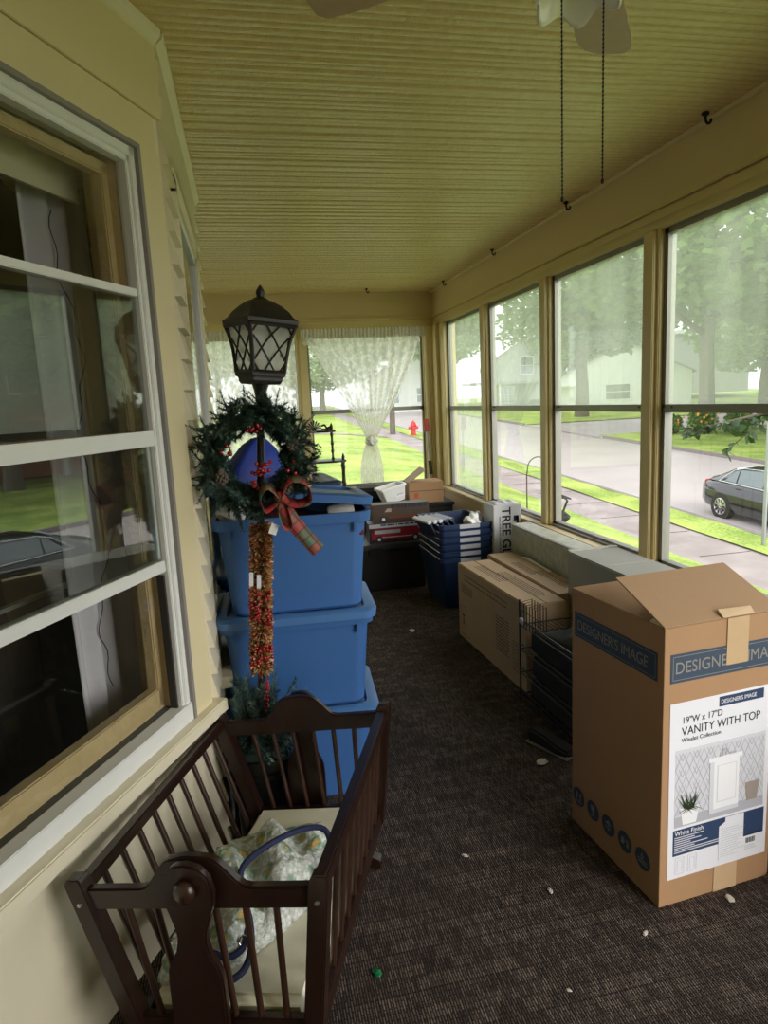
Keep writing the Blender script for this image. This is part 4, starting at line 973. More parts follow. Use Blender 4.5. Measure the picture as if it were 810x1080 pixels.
    # pine in the planter
    pine = thing('artificial_pine', 'bushy frosted artificial pine greenery filling the planter at the lamp foot', 'greenery', (X, Y, .30))
    f = MB()
    for k in range(150):
        a = rnd.uniform(0, 6.283); e = rnd.uniform(-.35, 1.35); d = Vector((math.cos(a) * math.cos(e) * (.6 if math.cos(a) < 0 else 1), .62 * math.sin(a) * math.cos(e), math.sin(e)))
        L = rnd.uniform(.10, .20) * (.62 if math.cos(a) < -.3 and e < .9 else 1) * (1.15 if e > .7 else 1); st = Vector((rnd.uniform(-.04, .04), rnd.uniform(-.04, .04) - .02, rnd.uniform(.07, .16)))
        sprig(f, st, d, L, 130, .042, rnd, .0014)
    for dx, L in ((-.06, .26), (-.02, .27), (.06, .30), (.11, .22)): sprig(f, (dx * .4, -.05, .10), (dx, -.02, L * 1.1), L, 150, .04, rnd, .0013)
    f.build('needle_sprays', M['needles_frost'], pine)
    q = MB(); q.lathe([(.09, 0.0), (.09, .045), (.02, .06)], 12); q.build('moss_base', M['needles_frost'], pine)
    q = MB(); q.tube([(.035, -.09, .24), (.045, -.10, .36)], .003, 6); 
    for k in range(12): q.ball((.036 + .0008 * k + .006 * math.cos(k * 2.4), -.092 - .0008 * k + .006 * math.sin(k * 2.4), .25 + .009 * k), .0055, 6)
    q.build('berry_stem', M['berry'], pine, smooth=60)
    # tinsel garland wound round the pole
    gar = thing('tinsel_garland', 'red and gold tinsel garland wrapped around the lamp pole', 'garland', (X, Y, 0))
    t = MB()
    for k in range(6500):
        z = rnd.uniform(.655, 1.19); a = rnd.uniform(0, 6.283); d = Vector((math.cos(a), math.sin(a), rnd.uniform(-.7, .7))).normalized(); s = d.cross(Vector((rnd.gauss(0, 1), rnd.gauss(0, 1), rnd.gauss(0, 1)))).normalized()
        p = Vector((0, 0, z)) + d * .012; L = rnd.uniform(.014, .036); w_ = rnd.uniform(.0014, .0034)
        tw = s.cross(d) * w_ * .8
        t.poly([TL @ q for q in (p - s * w_, p + s * w_, p + d * L + s * w_ + tw, p + d * L - s * w_ - tw)])
    t.build('tinsel_strands', M['tinsel'], gar)
    for zc in (.70, .745, .865, .90, .94):
        b = MB()
        for k in range(14):
            z = zc + rnd.uniform(-.018, .018); a = rnd.uniform(3.3, 6.1); rr = rnd.uniform(.034, .042)
            b.ball(TL @ Vector((rr * math.cos(a), rr * math.sin(a), z)), .0068, 6)
        b.build('berry_cluster', M['berry'], gar, smooth=60)
    q = MB(); q.tube([TL @ Vector((0, 0, .66)), TL @ Vector((0, 0, 1.19))], .0155, 10); q.build('garland_core', M['needles'], gar)
    for dx, z in ((-.034, 1.01), (-.008, 1.0)):
        q = MB(); q.box((dx - .007, -.050, z - .024), (dx + .007, -.049, z + .024), TL); q.build('paper_tag', M['printpale'], gar)
    # wreath
    wr = thing('wreath', 'dark green pine wreath with berries and a tartan bow, hung on the lamp pole', 'wreath', (.020, 2.245, 1.43)); wr.scale = (.93, .93, .93)
    f = MB(); ff = MB(); RM = .150
    for k in range(460):
        a = rnd.uniform(0, 6.283); c = Vector((math.cos(a), 0, math.sin(a))); tg = Vector((-math.sin(a), 0, math.cos(a)))
        b_ = rnd.uniform(0, 6.283); off = (c * math.cos(b_) + Vector((0, 1, 0)) * math.sin(b_))
        dirn = (off * .8 + tg * rnd.choice((-1, 1)) * rnd.uniform(.5, 1.2)).normalized()
        inward = off.dot(c) < -.3
        low = 3.4 < a < 5.4 and rnd.random() < .6
        sprig(ff if low else f, c * RM + off * rnd.uniform(.012, .035), dirn, rnd.uniform(.04, .06) if inward else rnd.uniform(.05, .095), 70, .032, rnd, .0014)
    for a in (80, 100, 62, 118, 150, 165, 28, 195): # longer tips at the crown
        c = Vector((math.cos(R_(a)), 0, math.sin(R_(a)))); sprig(f, c * RM, (c + Vector((rnd.uniform(-.4, .4), -.2, 0))), .12, 90, .028, rnd, .0012)
    f.build('pine_sprays', M['needles'], wr); ff.build('frosted_sprays', M['needles_frost'], wr)
    q = MB(); q.tube([(RM * math.cos(i * math.pi / 16), 0, RM * math.sin(i * math.pi / 16)) for i in range(32)], .016, 8, closed=True); q.build('wreath_ring', M['needles'], wr, smooth=60)
    for (cx, cz, n_) in ((.005, .11, 9), (-.10, .03, 4), (.03, -.02 + .0, 12), (.01, -.05, 10), (.13, -.02, 4), (.0, -.09, 5)):
        b = MB()
        for k in range(n_): b.ball((cx + rnd.gauss(0, .013), -.045 + rnd.gauss(0, .008), cz + rnd.gauss(0, .016)), .0078, 6)
        b.build('berry_cluster', M['berry'], wr, smooth=60)
    for (cx, cz) in ((.135, .05), (.10, -.10), (-.12, -.05)):
        q = MB()
        for k in range(40):
            t_ = k / 40; a = k * 2.4; rr = .02 * math.sin(math.pi * min(.95, t_ + .1)); q.ball((cx + rr * math.cos(a), -.05 + rr * math.sin(a), cz - .025 + .05 * t_), .0065, 5)
        q.build('pine_cone', M['bark'], wr, smooth=60)
    # bow: two loops, knot, tails of wired ribbon
    bo = bpy.data.objects.new('bow', None); C.objects.link(bo); bo.parent = wr; bo.location = (.075, -.062, -.135); bo['label'] = 'red and green tartan bow'; bo.scale = (1.25, 1.2, 1.25)
    def ribbon(path, wd, nm, tw=0.):
        q = MB(); p = smooth_path(path, 6); a = []; 
        for i, v in enumerate(p):
            wv = Vector((.12 * math.sin(i * .3), 1, .35)).normalized() if tw == 0 else Vector((math.cos(tw), .25, math.sin(tw))).normalized()
            a.append((v - wv * wd / 2, v + wv * wd / 2))
        vs = [(q.bm.verts.new(x), q.bm.verts.new(y)) for x, y in a]
        for i in range(len(vs) - 1): q.face([vs[i][0], vs[i + 1][0], vs[i + 1][1], vs[i][1]])
        q.build(nm, M['plaid'], bo, smooth=180, solid=.0012)
    ribbon([(0, 0, 0), (-.03, -.02, .035), (-.055, -.02, .01), (-.045, -.02, -.03), (0, 0, -.005)], .05, 'loop')
    ribbon([(0, 0, 0), (.03, -.02, .05), (.075, -.02, .04), (.082, -.02, -.01), (.04, -.02, -.02), (0, 0, 0)], .055, 'loop')
    ribbon([(0, 0, 0), (-.005, -.02, -.04), (.005, -.03, -.08), (.025, -.02, -.075), (.02, -.01, -.02)], .05, 'loop')
    ribbon([(.0, -.02, -.01), (.03, -.02, -.07), (.065, -.015, -.12), (.10, -.01, -.165)], .045, 'tail', .62)
    q = MB(); q.ball((0, -.012, 0), .018, 10, (1, .8, 1)); q.build('knot', M['plaid'], bo, smooth=60)
    q = MB(); q.box((.0, -.03, -.105), (.022, -.028, -.075), Matrix.Rotation(.4, 4, 'Y')); q.build('paper_tag', M['white'], bo)
M['frost'] = glass_mat('lantern_frost', (.96, .96, .95), .5, (.97, .96, .94))
lamp()
#@@SPLIT3@@

# ------------------------------------------------------------------ cartons and things along the window wall
def flap_box(mb, pts): mb.hexa(pts)
def vanity_carton():
    W, D, H = .425, .483, .91
    r = thing('carton', 'tall open cardboard carton with a white vanity picture label, standing nearest on the right', 'box', (1.137, 1.626, 0), R_(5))
    t = .006
    q = MB()
    for a, b in (((0, 0, 0), (W, t, H)), ((0, D - t, 0), (W, D, H)), ((0, t, 0), (t, D - t, H)), ((W - t, t, 0), (W, D - t, H)), ((t, t, .002), (W - t, D - t, .01))): q.box(a, b)
    q.bevel(.0012, 1); body = q.build('body', M['card'], r)
    def flap(name, o, along, up, lab=None):
        o = Vector(o); a = Vector(along); u = Vector(up); n = a.cross(u).normalized() * .005
        q = MB(); q.hexa([o, o + a, o + a + n, o + n, o + u, o + a + u, o + a + u + n, o + u + n]); q.bevel(.001, 1)
        return q.build(name, M['card_in'], r)
    ang = R_(22)
    flap('front_flap', (0, 0.003, H), (W, 0, 0), (0, .25 * math.cos(ang), .25 * math.sin(ang)))
    flap('side_flap', (.003, D - .03, H - .01), (0, -D + .06, 0), (.05, 0, -.19))
    flap('side_flap', (W - .003, .03, H - .01), (0, D - .06, 0), (-.05, 0, -.19))
    flap('back_flap', (W, D - .003, H), (-W, 0, 0), (0, -.03, -.20))
    FR = frame((0, -.0006, 0), (1, 0, 0), (0, 0, 1)) @ Matrix.Translation((0, 0, 0))     # front face: x, z -> out is -y
    LF = frame((-.0006, D, 0), (0, -1, 0), (0, 0, 1))                                      # left face seen from the aisle: runs back -> front
    def band(mt, x0, x1, name):
        b = MB(); b.box((x0, .738, 0), (x1, .828, .0006), mt); o = b.build(name, M['inkblue'], r)
        l = MB()
        for a, c in (((x0 + .008, .746), (x1 - .008, .7475)), ((x0 + .008, .8185), (x1 - .008, .82)), ((x0 + .008, .746), (x0 + .0095, .82)), ((x1 - .0095, .746), (x1 - .008, .82))): l.box((a[0], a[1], .0006), (c[0], c[1], .0010), mt)
        l.build('band_border', M['inkpale'], o); return o
    o = band(LF, .02, .455, 'side_band'); text("DESIGNER'S IMAGE", .052, LF @ Matrix.Translation((.036, .766, .001)), M['inkpale'], o, sx=.86)
    o = band(FR, .022, .42, 'front_band'); text("DESIGNER'S IMAGE", .052, FR @ Matrix.Translation((.036, .766, .001)), M['inkpale'], o, sx=.92)
    # care symbols low on the side
    for i, x in enumerate((.045, .135, .225, .315, .405)):
        b = MB(); mt = LF @ Matrix.Translation((x, .115, 0)); b.lathe([(.036, 0), (.036, .0006)], 28, mt); o = b.build('care_symbol', M['inkblue'], r)
        s = MB()
        def bx(x0, y0, x1, y1): s.box((x0, y0, .0006), (x1, y1, .0011), mt)
        if i == 0:
            for sx in (-.011, .011): bx(sx - .003, -.012, sx + .003, .012); s.prism([(sx - .008, .008), (sx + .008, .008), (sx, .02)], lambda p, k: mt @ Vector((p[0], p[1], .0006 + k * .0005)))
            bx(-.02, -.02, .02, -.016)
        elif i == 1:
            s.prism([(-.012, .02), (.012, .02), (.010, .002), (.002, -.004), (-.002, -.004), (-.010, .002)], lambda p, k: mt @ Vector((p[0], p[1], .0006 + k * .0005))); bx(-.002, -.016, .002, -.004); bx(-.011, -.02, .011, -.016)
        elif i == 2:
            s.prism([(-.018, .004), (0, .02), (.018, .004), (.002, .006)], lambda p, k: mt @ Vector((p[0], p[1], .0006 + k * .0005))); bx(-.0015, -.02, .0015, .006)
            for k in range(3): bx(-.016 + .012 * k, -.012, -.012 + .012 * k, -.004)
        elif i == 3:
            s.prism([(-.02, -.012), (-.006, -.012), (.0, .0), (-.006, .012), (-.016, .012)], lambda p, k: mt @ Vector((p[0], p[1], .0006 + k * .0005))); s.prism([(.008, -.012), (.022, -.012), (.016, .012), (.006, .012), (.012, .0)], lambda p, k: mt @ Vector((p[0], p[1], .0006 + k * .0005)))
        else: bx(-.022, -.006, .022, -.002); bx(-.022, -.016, .022, -.012)
        s.build('symbol_mark', M['inkpale'], o)
        if i == 4: text('6', .03, mt @ Matrix.Translation((-.009, .003, .0008)), M['inkpale'], o)
    # the picture label
    LX, LZ, LW, LH = .028, .088, .380, .585
    LB = FR @ Matrix.Translation((LX, LZ, .0)) @ Matrix.Rotation(R_(.4), 4, 'Z')
    q = MB(); q.box((0, 0, 0), (LW, LH, .0008), LB); lab = q.build('picture_label', M['paper'], r, label='white product label with a vanity picture')
    def pb(x0, y0, x1, y1, m, name='print_block', z=0): q = MB(); q.box((x0, y0, .0008 + z), (x1, y1, .0012 + z), LB); return q.build(name, M[m], lab)
    def tx(s, size, x, y, m='inkblack', sx=1.): return text(s, size, LB @ Matrix.Translation((x, y, .0013 + (.0008 if m == 'printwhite' else 0))), M[m], lab, sx=sx)
    pb(.178, .545, .348, .577, 'navyprint', 'maker_tag'); tx("DESIGNER'S IMAGE", .0185, .184, .5545, 'printwhite', .86)
    tx('19"W x 17"D', .030, .042, .516, sx=.9); tx('VANITY WITH TOP', .038, .042, .478, sx=.90); tx('Winslet Collection', .019, .042, .456)
    # photo area: wall of lattice paper, floor, vanity, plant, basket
    px0, py0, px1, py1 = .022, .175, .362, .432
    pb(px0, py0, px1, py1, 'printpale', 'room_photo'); pb(px0, py0, px1, py0 + .035, 'printgrey', 'photo_floor', .0004)
    q = MB()
    def lx(x0, y0, x1, y1, w):
        d = Vector((x1 - x0, y1 - y0, 0)).normalized(); n = Vector((-d.y, d.x, 0)) * w
        a = [Vector((x0, y0, .0016)) - n, Vector((x1, y1, .0016)) - n, Vector((x1, y1, .0016)) + n, Vector((x0, y0, .0016)) + n]
        q.poly([LB @ p for p in a])
    cw, chh = .026, .052
    i = 0
    nx = int((px1 - px0) / cw); ny = int((py1 - py0 - .035) / chh)
    for cx in range(nx + 1):
        for cy in range(ny * 2 + 1):
            x = px0 + cw * cx; y = py0 + .037 + chh / 2 * cy
            if y + chh / 2 > py1: continue
            for sg in (-1, 1):
                if not (px0 <= x + sg * cw / 2 <= px1): continue
                if (cx + cy) % 2 == 0: lx(x, y, x + sg * cw / 2, y + chh / 2, .0011)
                else: lx(x + 0, y, x + sg * cw / 2, y + chh / 2, .0011) if False else None
            
    for cx in range(nx * 2 + 1):
        for cy in range(ny * 2):
            x = px0 + cw / 2 * cx; y = py0 + .037 + chh / 2 * cy
            if (cx + cy) % 2 == 0 and x + cw / 2 <= px1 and y + chh / 2 <= py1: lx(x, y, x + cw / 2, y + chh / 2, .0009)
            elif x + cw / 2 <= px1 and y + chh / 2 <= py1: lx(x, y + chh / 2, x + cw / 2, y, .0009)
    q.build('lattice_wallpaper', M['printgrey'], lab)
    pb(.150, .192, .262, .368, 'printwhite', 'vanity_picture', .001); pb(.150, .192, .166, .368, 'printpale', 'vanity_side', .0012); pb(.144, .366, .272, .380, 'printwhite', 'vanity_top', .0014); pb(.178, .226, .252, .352, 'printpale', 'vanity_door', .0014); pb(.181, .229, .249, .349, 'printwhite', 'vanity_door', .0016); pb(.150, .192, .262, .206, 'printpale', 'plinth', .0016)
    q = MB()
    for a in ((.196, .380, .200, .402), (.196, .400, .214, .404), (.211, .392, .214, .404), (.186, .380, .190, .394), (.206, .380, .210, .394), (.222, .380, .246, .388)): q.box((a[0], a[1], .0018), (a[2], a[3], .0024), LB)
    q.build('tap_picture', M['printgrey'], lab)
    q = MB(); q.prism([(.052, .18), (.102, .18), (.114, .235), (.042, .235)], lambda p, k: LB @ Vector((p[0], p[1], .0018 + .0006 * k))); q.build('pot_picture', M['printwhite'], lab)
    q = MB(); rr = random.Random(5)
    for k in range(46):
        a = rr.uniform(.1, 3.0); L = rr.uniform(.03, .065); x0 = .078 + rr.uniform(-.02, .02); x1 = x0 + L * math.cos(a) * .8; y1 = .235 + L * math.sin(a) - (.03 if abs(math.cos(a)) > .7 else 0)
        q.poly([LB @ Vector(p) for p in ((x0 - .003, .235, .0026), (x0 + .003, .235, .0026), (x1, y1, .0026))])
    q.build('plant_picture', M['printgreen'], lab)
    q = MB(); q.prism([(.296, .205), (.334, .205), (.344, .268), (.288, .268)], lambda p, k: LB @ Vector((p[0], p[1], .0018 + .0006 * k))); q.build('basket_picture', M['printwood'], lab)
    pb(.018, .078, .368, .166, 'navyprint', 'navy_panel'); pb(.255, .078, .368, .085, 'navyprint', 'navy_panel')
    tx('White Finish', .021, .024, .147, 'printwhite')
    for k, wd in enumerate((.11, .075, .10, .06, .125, .075, .17, .175)):
        y = .138 - k * .0072; pb(.024, y, .024 + wd, y + .003, 'printpale', 'small_print', .0006)
    q = MB(); q.prism([(.192, .02), (.288, .02), (.288, .165), (.216, .165), (.216, .150), (.192, .138)], lambda p, k: LB @ Vector((p[0], p[1], .0014 + .0006 * k))); q.build('spec_sticker', M['paper'], lab)
    for k in range(13): pb(.198, .03 + k * .008, .198 + .07 + .012 * (k % 3) - (.03 if k % 4 == 1 else 0), .0312 + k * .008, 'printgrey', 'small_print', .0014)
    for k in range(11): pb(.300 + k * .0034, .052, .3015 + k * .0034 + (.0008 if k % 3 else 0), .070, 'inkblack', 'barcode')
    for k in range(3): pb(.296, .030 + k * .006, .345 - k * .006, .0315 + k * .006, 'printgrey', 'small_print')
    q = MB()
    for x in (.028, .075):
        for a in ((x, .014, x + .001, .070), (x + .032, .014, x + .033, .070), (x, .014, x + .033, .015), (x, .069, x + .033, .070), (x + .008, .022, x + .0088, .06), (x + .025, .022, x + .0258, .06), (x + .008, .06, x + .0258, .061)): q.box((a[0], a[1], .0009), (a[2], a[3], .0013), LB)
    q.build('line_drawing', M['printgrey'], lab)
    # tape
    q = MB(); q.box((.222, .765, .0012), (.302, .912, .0020), FR)
    e = Vector((0, math.cos(ang), math.sin(ang))); n = Vector((0, -math.sin(ang), math.cos(ang)))
    p0 = Vector((.205, .0, H)) + n * .006; q.hexa([p0, p0 + Vector((.115, 0, 0)), p0 + Vector((.115, 0, 0)) + e * .022, p0 + e * .03, p0 + n * .001, p0 + Vector((.115, 0, 0)) + n * .001, p0 + Vector((.115, 0, 0)) + e * .022 + n * .012, p0 + e * .03 + n * .010])
    q.build('tape', M['tape'], r); q = MB(); q.box((.205, .0, .0008), (.295, .09, .0012), FR); q.build('tape', M['tape'], r)
    # contents
    R5 = Matrix.Translation((1.137, 1.626, 0)) @ Matrix.Rotation(R_(5), 4, 'Z')
    q = MB(); q.box((.07, .07, .012), (.36, .42, .70)); q.bevel(.01); q.xf(R5); tag(q.build('packing_foam', M['blackm']), 'dark padded packing inside the open vanity carton', 'packing')
    q = MB(); q.grid(lambda u, v: R5 @ Vector((.09 + .10 * u, .18 + .12 * v, .70 + .13 * u * u + .03 * math.sin(v * 4) + .01)), 8, 8); tag(q.build('paper_sheet', M['paper'], smooth=180, solid=.002), 'white paper corner poking up inside the open vanity carton', 'paper')
vanity_carton()

def printed_lines(parent, mt, rnd, x0, y0, x1, y1, rows, m='inkdark', name='print', hgt=.006):
    q = MB()
    for k in range(rows):
        y = y0 + (y1 - y0) * (k + .5) / rows; x = x0
        while x < x1 - .012:
            w_ = rnd.uniform(.01, .05); q.box((x, y, 0), (min(x + w_, x1), y + hgt, .0006), mt); x += w_ + .008
    return q.build(name, M[m], parent)
def cartons():
    rnd = random.Random(9)
    # long carton nearest the aisle
    L, Wd, H = 1.02, .235, .505
    r = thing('carton', 'long brown carton with printed handling marks, lying beside the aisle', 'box', (1.362, 3.12, 0), R_(2.6), 'long brown cartons')
    q = MB(); q.box((0, 0, 0), (Wd, L, H)); q.bevel(.006, 2); q.build('body', M['card2'], r)
    AF = frame((-.0006, L, 0), (0, -1, 0), (0, 0, 1)); TF = frame((0, L, H + .0006), (0, -1, 0), (1, 0, 0))
    TF = frame((Wd, L, H + .0004), (0, -1, 0), (-1, 0, 0)); TF = Matrix(((0, 1, 0, 0), (-1, 0, 0, L), (0, 0, 1, H + .0002), (0, 0, 0, 1)))
    printed_lines(r, AF, rnd, .12, .40, .78, .46, 2); printed_lines(r, AF, rnd, .06, .32, .26, .38, 4)
    printed_lines(r, AF, rnd, .62, .12, .80, .34, 12); printed_lines(r, AF, rnd, .84, .08, .92, .26, 10, hgt=.004)
    q = MB()
    for a in ((.05, .08, .052, .23), (.13, .08, .132, .23), (.05, .08, .132, .082), (.05, .228, .132, .23), (.08, .10, .10, .13), (.085, .13, .096, .17), (.072, .16, .11, .172), (.04, .03, .2, .034)): q.box((a[0], a[1], 0), (a[2], a[3], .0006), AF)
    q.build('handling_symbol', M['inkdark'], r)
    printed_lines(r, TF, rnd, .15, .05, .55, .13, 4, name='top_print'); printed_lines(r, TF, rnd, .35, .12, .9, .19, 4, name='top_print')
    q = MB(); q.box((.0, Wd / 2 - .003, 0), (L, Wd / 2 + .003, .0007), TF); q.build('seam', M['inkdark'], r)
    # second long carton behind
    r = thing('carton', 'long brown carton with a torn pale edge, between the aisle carton and sage pad', 'box', (1.612, 3.26, 0), R_(1.2), 'long brown cartons')
    q = MB(); q.box((0, 0, 0), (.20, 1.05, .50)); q.bevel(.006, 2); q.build('body', M['card2'], r)
    TF = Matrix(((0, 1, 0, 0), (-1, 0, 0, 1.05), (0, 0, 1, .5002), (0, 0, 0, 1)))
    printed_lines(r, TF, rnd, .3, .04, .62, .10, 4, name='top_print'); printed_lines(r, TF, rnd, .55, .09, .95, .16, 4, name='top_print')
    q = MB(); q.hexa([TF @ Vector(p) for p in ((.18, .175, .0), (.6, .17, 0), (.6, .19, 0), (.18, .20, 0), (.25, .172, .010), (.5, .168, .006), (.5, .188, .006), (.25, .197, .012))]); q.build('torn_edge', M['paper'], r)
    # sage pad standing along the wall + grey box
    r = thing('bench_pad', 'sage green mottled vinyl pad standing along the window wall behind the long cartons', 'pad', (1.832, 3.35, 0), R_(.6))
    q = MB(); q.box((0, 0, 0), (.145, 1.08, .682)); q.bevel(.012, 3); b = q.build('pad', M['green_vinyl'], r, smooth=40)
    q = MB(); 
    for (x, z) in ((.006, .676), (.139, .676)): q.tube([(x, .01, z), (x, 1.07, z)], .005, 6)
    q.tube([(.004, .004, .01), (.004, .004, .68)], .005, 6); q.build('piping', M['printpale'], b, smooth=60)
    r = thing('carton', 'plain grey-topped carton against the wall behind the wire rack', 'box', (1.69, 2.62, 0), R_(1))
    q = MB(); q.box((0, 0, 0), (.29, .66, .735)); q.bevel(.006, 2); q.build('body', M['grey_card'], r)
    q = MB(); q.box((.0, .64, .7345), (.295, .665, .7415)); q.build('edge_strip', M['green_vinyl'], r)
    q = MB(); q.box((.02, .30, .735), (.29, .306, .7362)); q.build('top_seam', M['green_vinyl'], r)
    # tall white tree carton in the corner
    r = thing('carton', 'white upright carton printed TREE in black capitals, beside the navy tubs', 'box', (1.762, 4.62, 0), R_(0))
    q = MB(); q.box((0, 0, 0), (.222, .22, .785)); q.bevel(.004, 2); q.build('body', M['white_box'], r)
    FF = frame((0, -.0006, 0), (1, 0, 0), (0, 0, 1))
    text('TREE GL', .098, FF @ Matrix.Translation((.068, .768, .0003)) @ Matrix.Rotation(R_(-90), 4, 'Z'), M['inkblack'], r, sx=1.0, bold=.0018)
    printed_lines(r, FF @ Matrix.Translation((.042, .70, .0003)) @ Matrix.Rotation(R_(-90), 4, 'Z'), rnd, 0, 0, .3, .012, 2, 'inkblack', 'small_print', .003)
    q = MB(); q.box((.18, .60, .0003), (.20, .70, .0008), FF); q.box((.16, .66, .0003), (.20, .70, .0008), FF); q.build('print_mark', M['inkblack'], r)
    q = MB(); q.grid(lambda u, v: (.02 + .18 * u, .02 + .18 * v, .788 + .02 * abs(math.sin(u * 9)) * math.sin(v * 3.1)), 14, 8); q.build('clear_wrap', M['white_box'], r, smooth=180, solid=.002)
M['white_box'] = mat('white_carton', (.62, .62, .64), .5)
cartons()

def tubs():
    rnd = random.Random(4)
    cx, cy = 1.555, 4.955
    def tub(mb, z0, H=.40):
        a = (.165, .245, .215, .305)
        mb.loft([rrect(a[0], a[1], .04, z0), rrect(a[0] + .045, a[1] + .055, .04, z0 + H - .03), rrect(a[0] + .052, a[1] + .062, .04, z0 + H - .03), rrect(a[0] + .052, a[1] + .062, .04, z0 + H), rrect(a[0] + .046, a[1] + .056, .04, z0 + H), rrect(a[0] - .005, a[1] - .005, .04, z0 + .01)], cap=False)
        mb.face(mb.verts(rrect(a[0], a[1], .04, z0))[::-1]); mb.face(mb.verts(rrect(a[0] - .005, a[1] - .005, .04, z0 + .01)))
    words = ('lowest navy tub of the nested stack, its ribbed side touching the carpet', 'second navy tub up in the nested stack', 'third navy tub up in the nested stack', 'fourth navy tub up in the nested stack', 'fifth navy tub up, just under the topmost nested one', 'topmost navy tub, holding loose lids and white rags')
    for i in range(6):
        r = thing('nested_tub', words[i], 'tub', (cx, cy, i * .052), R_(1.5), 'nested navy tubs')
        q = MB(); tub(q, 0); bmesh.ops.remove_doubles(q.bm, verts=q.bm.verts, dist=1e-5); q.build('tub', M['navy'], r, smooth=35)
        q = MB(); q.box((-.06, -.3085, .366), (.10, -.307, .398)); q.build('rim_label', M['printgrey'], r)
        q = MB(); q.tube([(-.2175, -.27, .402), (-.2175, .27, .402)], .0035, 6); q.build('rim_edge', M['printpale'], r, smooth=60)
    for k in range(5):
        o = thing('tub_lid', ('leftmost of the navy lids standing in the topmost tub, white label on its edge', 'second of the navy lids standing in the topmost tub', 'third of the navy lids standing in the topmost tub', 'fourth of the navy lids standing in the topmost tub', 'rightmost of the navy lids standing in the topmost tub')[k], 'lid', (cx - .135 + .048 * k, cy - .06 + .012 * k, .375 + .0 * k), group='loose navy lids', rot=(R_(-4), R_(-26), R_(4)))
        q = MB(); q.loft([[(0, y, z) for y, z in ((-.2, .0), (.2, 0), (.2, .33), (-.2, .33))], [(.012, y, z) for y, z in ((-.2, .0), (.2, 0), (.2, .33), (-.2, .33))]]); q.bevel(.004); q.build('panel', M['navy'], o)
        q = MB(); q.box((-.012, -.205, .315), (.020, .205, .338)); q.bevel(.003); q.build('rim', M['printpale'] if k < 3 else M['navy'], o)
    for k, (x, y, s, lb) in enumerate(((1.63, 4.72, .06, 'white rag nearest the front rim of the topmost navy tub'), (1.69, 4.83, .055, 'pale grey rag behind the white one in the topmost navy tub'))):
        q = MB(); bmesh.ops.create_icosphere(q.bm, subdivisions=4, radius=s)
        for v in q.bm.verts: v.co = v.co * (1 + .5 * mnoise.noise(v.co * 28 + Vector((k * 5, 0, 0)))); v.co.z *= 1.1
        q.xf(Matrix.Translation((x, y, .655))); tag(q.build('rag', M['white'] if k == 0 else M['printgrey'], smooth=40), lb, 'rag')
tubs()

def wire_rack():
    r = thing('wire_rack', 'black wire shelf rack in the shade between the aisle carton and the vanity carton', 'rack', (1.33, 2.44, 0), R_(3))
    W_, D_, H_ = .32, .62, .565
    for x in (0, W_):
        for y in (0, D_):
            q = MB(); q.tube([(x, y, 0), (x, y, H_)], .005, 8); q.build('post', M['wire'], r, smooth=60)
    for z in (.05, .17, .30, .43):
        q = MB()
        for pth in ([(0, 0, z), (0, D_, z)], [(W_, 0, z), (W_, D_, z)], [(0, 0, z), (W_, 0, z)], [(0, D_, z), (W_, D_, z)], [(0, 0, z + .03), (0, D_, z + .03)]): q.tube(pth, .004, 6)
        for k in range(1, 13): q.tube([(W_ * k / 13, 0, z), (W_ * k / 13, D_, z)], .002, 5)
        q.build('wire_shelf', M['wire'], r, smooth=60)
    q = MB()
    for k in range(6):
        y = D_ - .02 - .03 * k; q.tube([(.0, y, .43), (.0, y, H_ - .01), (.06, y, H_), (.06, y, .43)], .0028, 6)
    for z in (H_ - .05, H_ - .1): q.tube([(0, D_ - .2, z), (0, D_, z)], .0025, 6)
    q.build('wire_divider', M['wire'], r, smooth=60)
    q = MB(); q.box((-.012, D_ - .05, .445), (.004, D_ - .015, .475)); q.bevel(.003); q.build('clip', M['printgrey'], r)
    T = Matrix.Translation((1.33, 2.44, 0)) @ Matrix.Rotation(R_(3), 4, 'Z')
    for k, (x0, y0, x1, y1, z0, z1, lb) in enumerate(((.03, .05, .29, .57, .058, .155, 'dark flat case on the lowest shelf of the wire rack'), (.03, .06, .29, .55, .178, .285, 'dark flat case on the second shelf of the wire rack'), (.03, .05, .28, .56, .308, .41, 'dark flat case on the third shelf of the wire rack'))):
        q = MB(); q.box((x0, y0, z0), (x1, y1, z1)); q.bevel(.01, 2); q.xf(T); tag(q.build('flat_case', M['blackm'], smooth=40), lb, 'case', 'dark cases on the wire rack')
    q = MB(); q.grid(lambda u, v: T @ Vector((.03 + .27 * u, .03 + .42 * v, .437 + .16 * (1 - abs(2 * u - 1)) ** .7 * (1 - v) ** .8 + .012 * mnoise.noise(Vector((u * 5, v * 5, 2))))), 16, 16); tag(q.build('black_bag', M['blackm'], smooth=180, solid=.006), 'soft black bag draped over the top of the wire rack', 'bag')
    # shoe on the floor
    sh = thing('shoe', 'black shoe lying on the carpet at the foot of the wire rack', 'shoe', (1.245, 2.60, 0), R_(25))
    q = MB(); q.loft([[(x + .0, y, z) for x, y, z in ring] for ring in ([(-.03, -.12, .0), (.03, -.12, 0), (.03, -.12, .03), (-.03, -.12, .03)], [(-.045, -.06, .0), (.045, -.06, 0), (.042, -.06, .045), (-.042, -.06, .045)], [(-.036, .02, .0), (.036, .02, 0), (.03, .02, .06), (-.03, .02, .06)], [(-.035, .11, .0), (.035, .11, 0), (.03, .11, .065), (-.03, .11, .065)])]); q.bevel(.01, 2); q.build('upper', M['blackm'], sh, smooth=40)
    q = MB(); q.box((-.045, -.125, 0), (.045, .115, .008)); q.bevel(.003); q.build('sole', M['inkpale'], sh)
wire_rack()

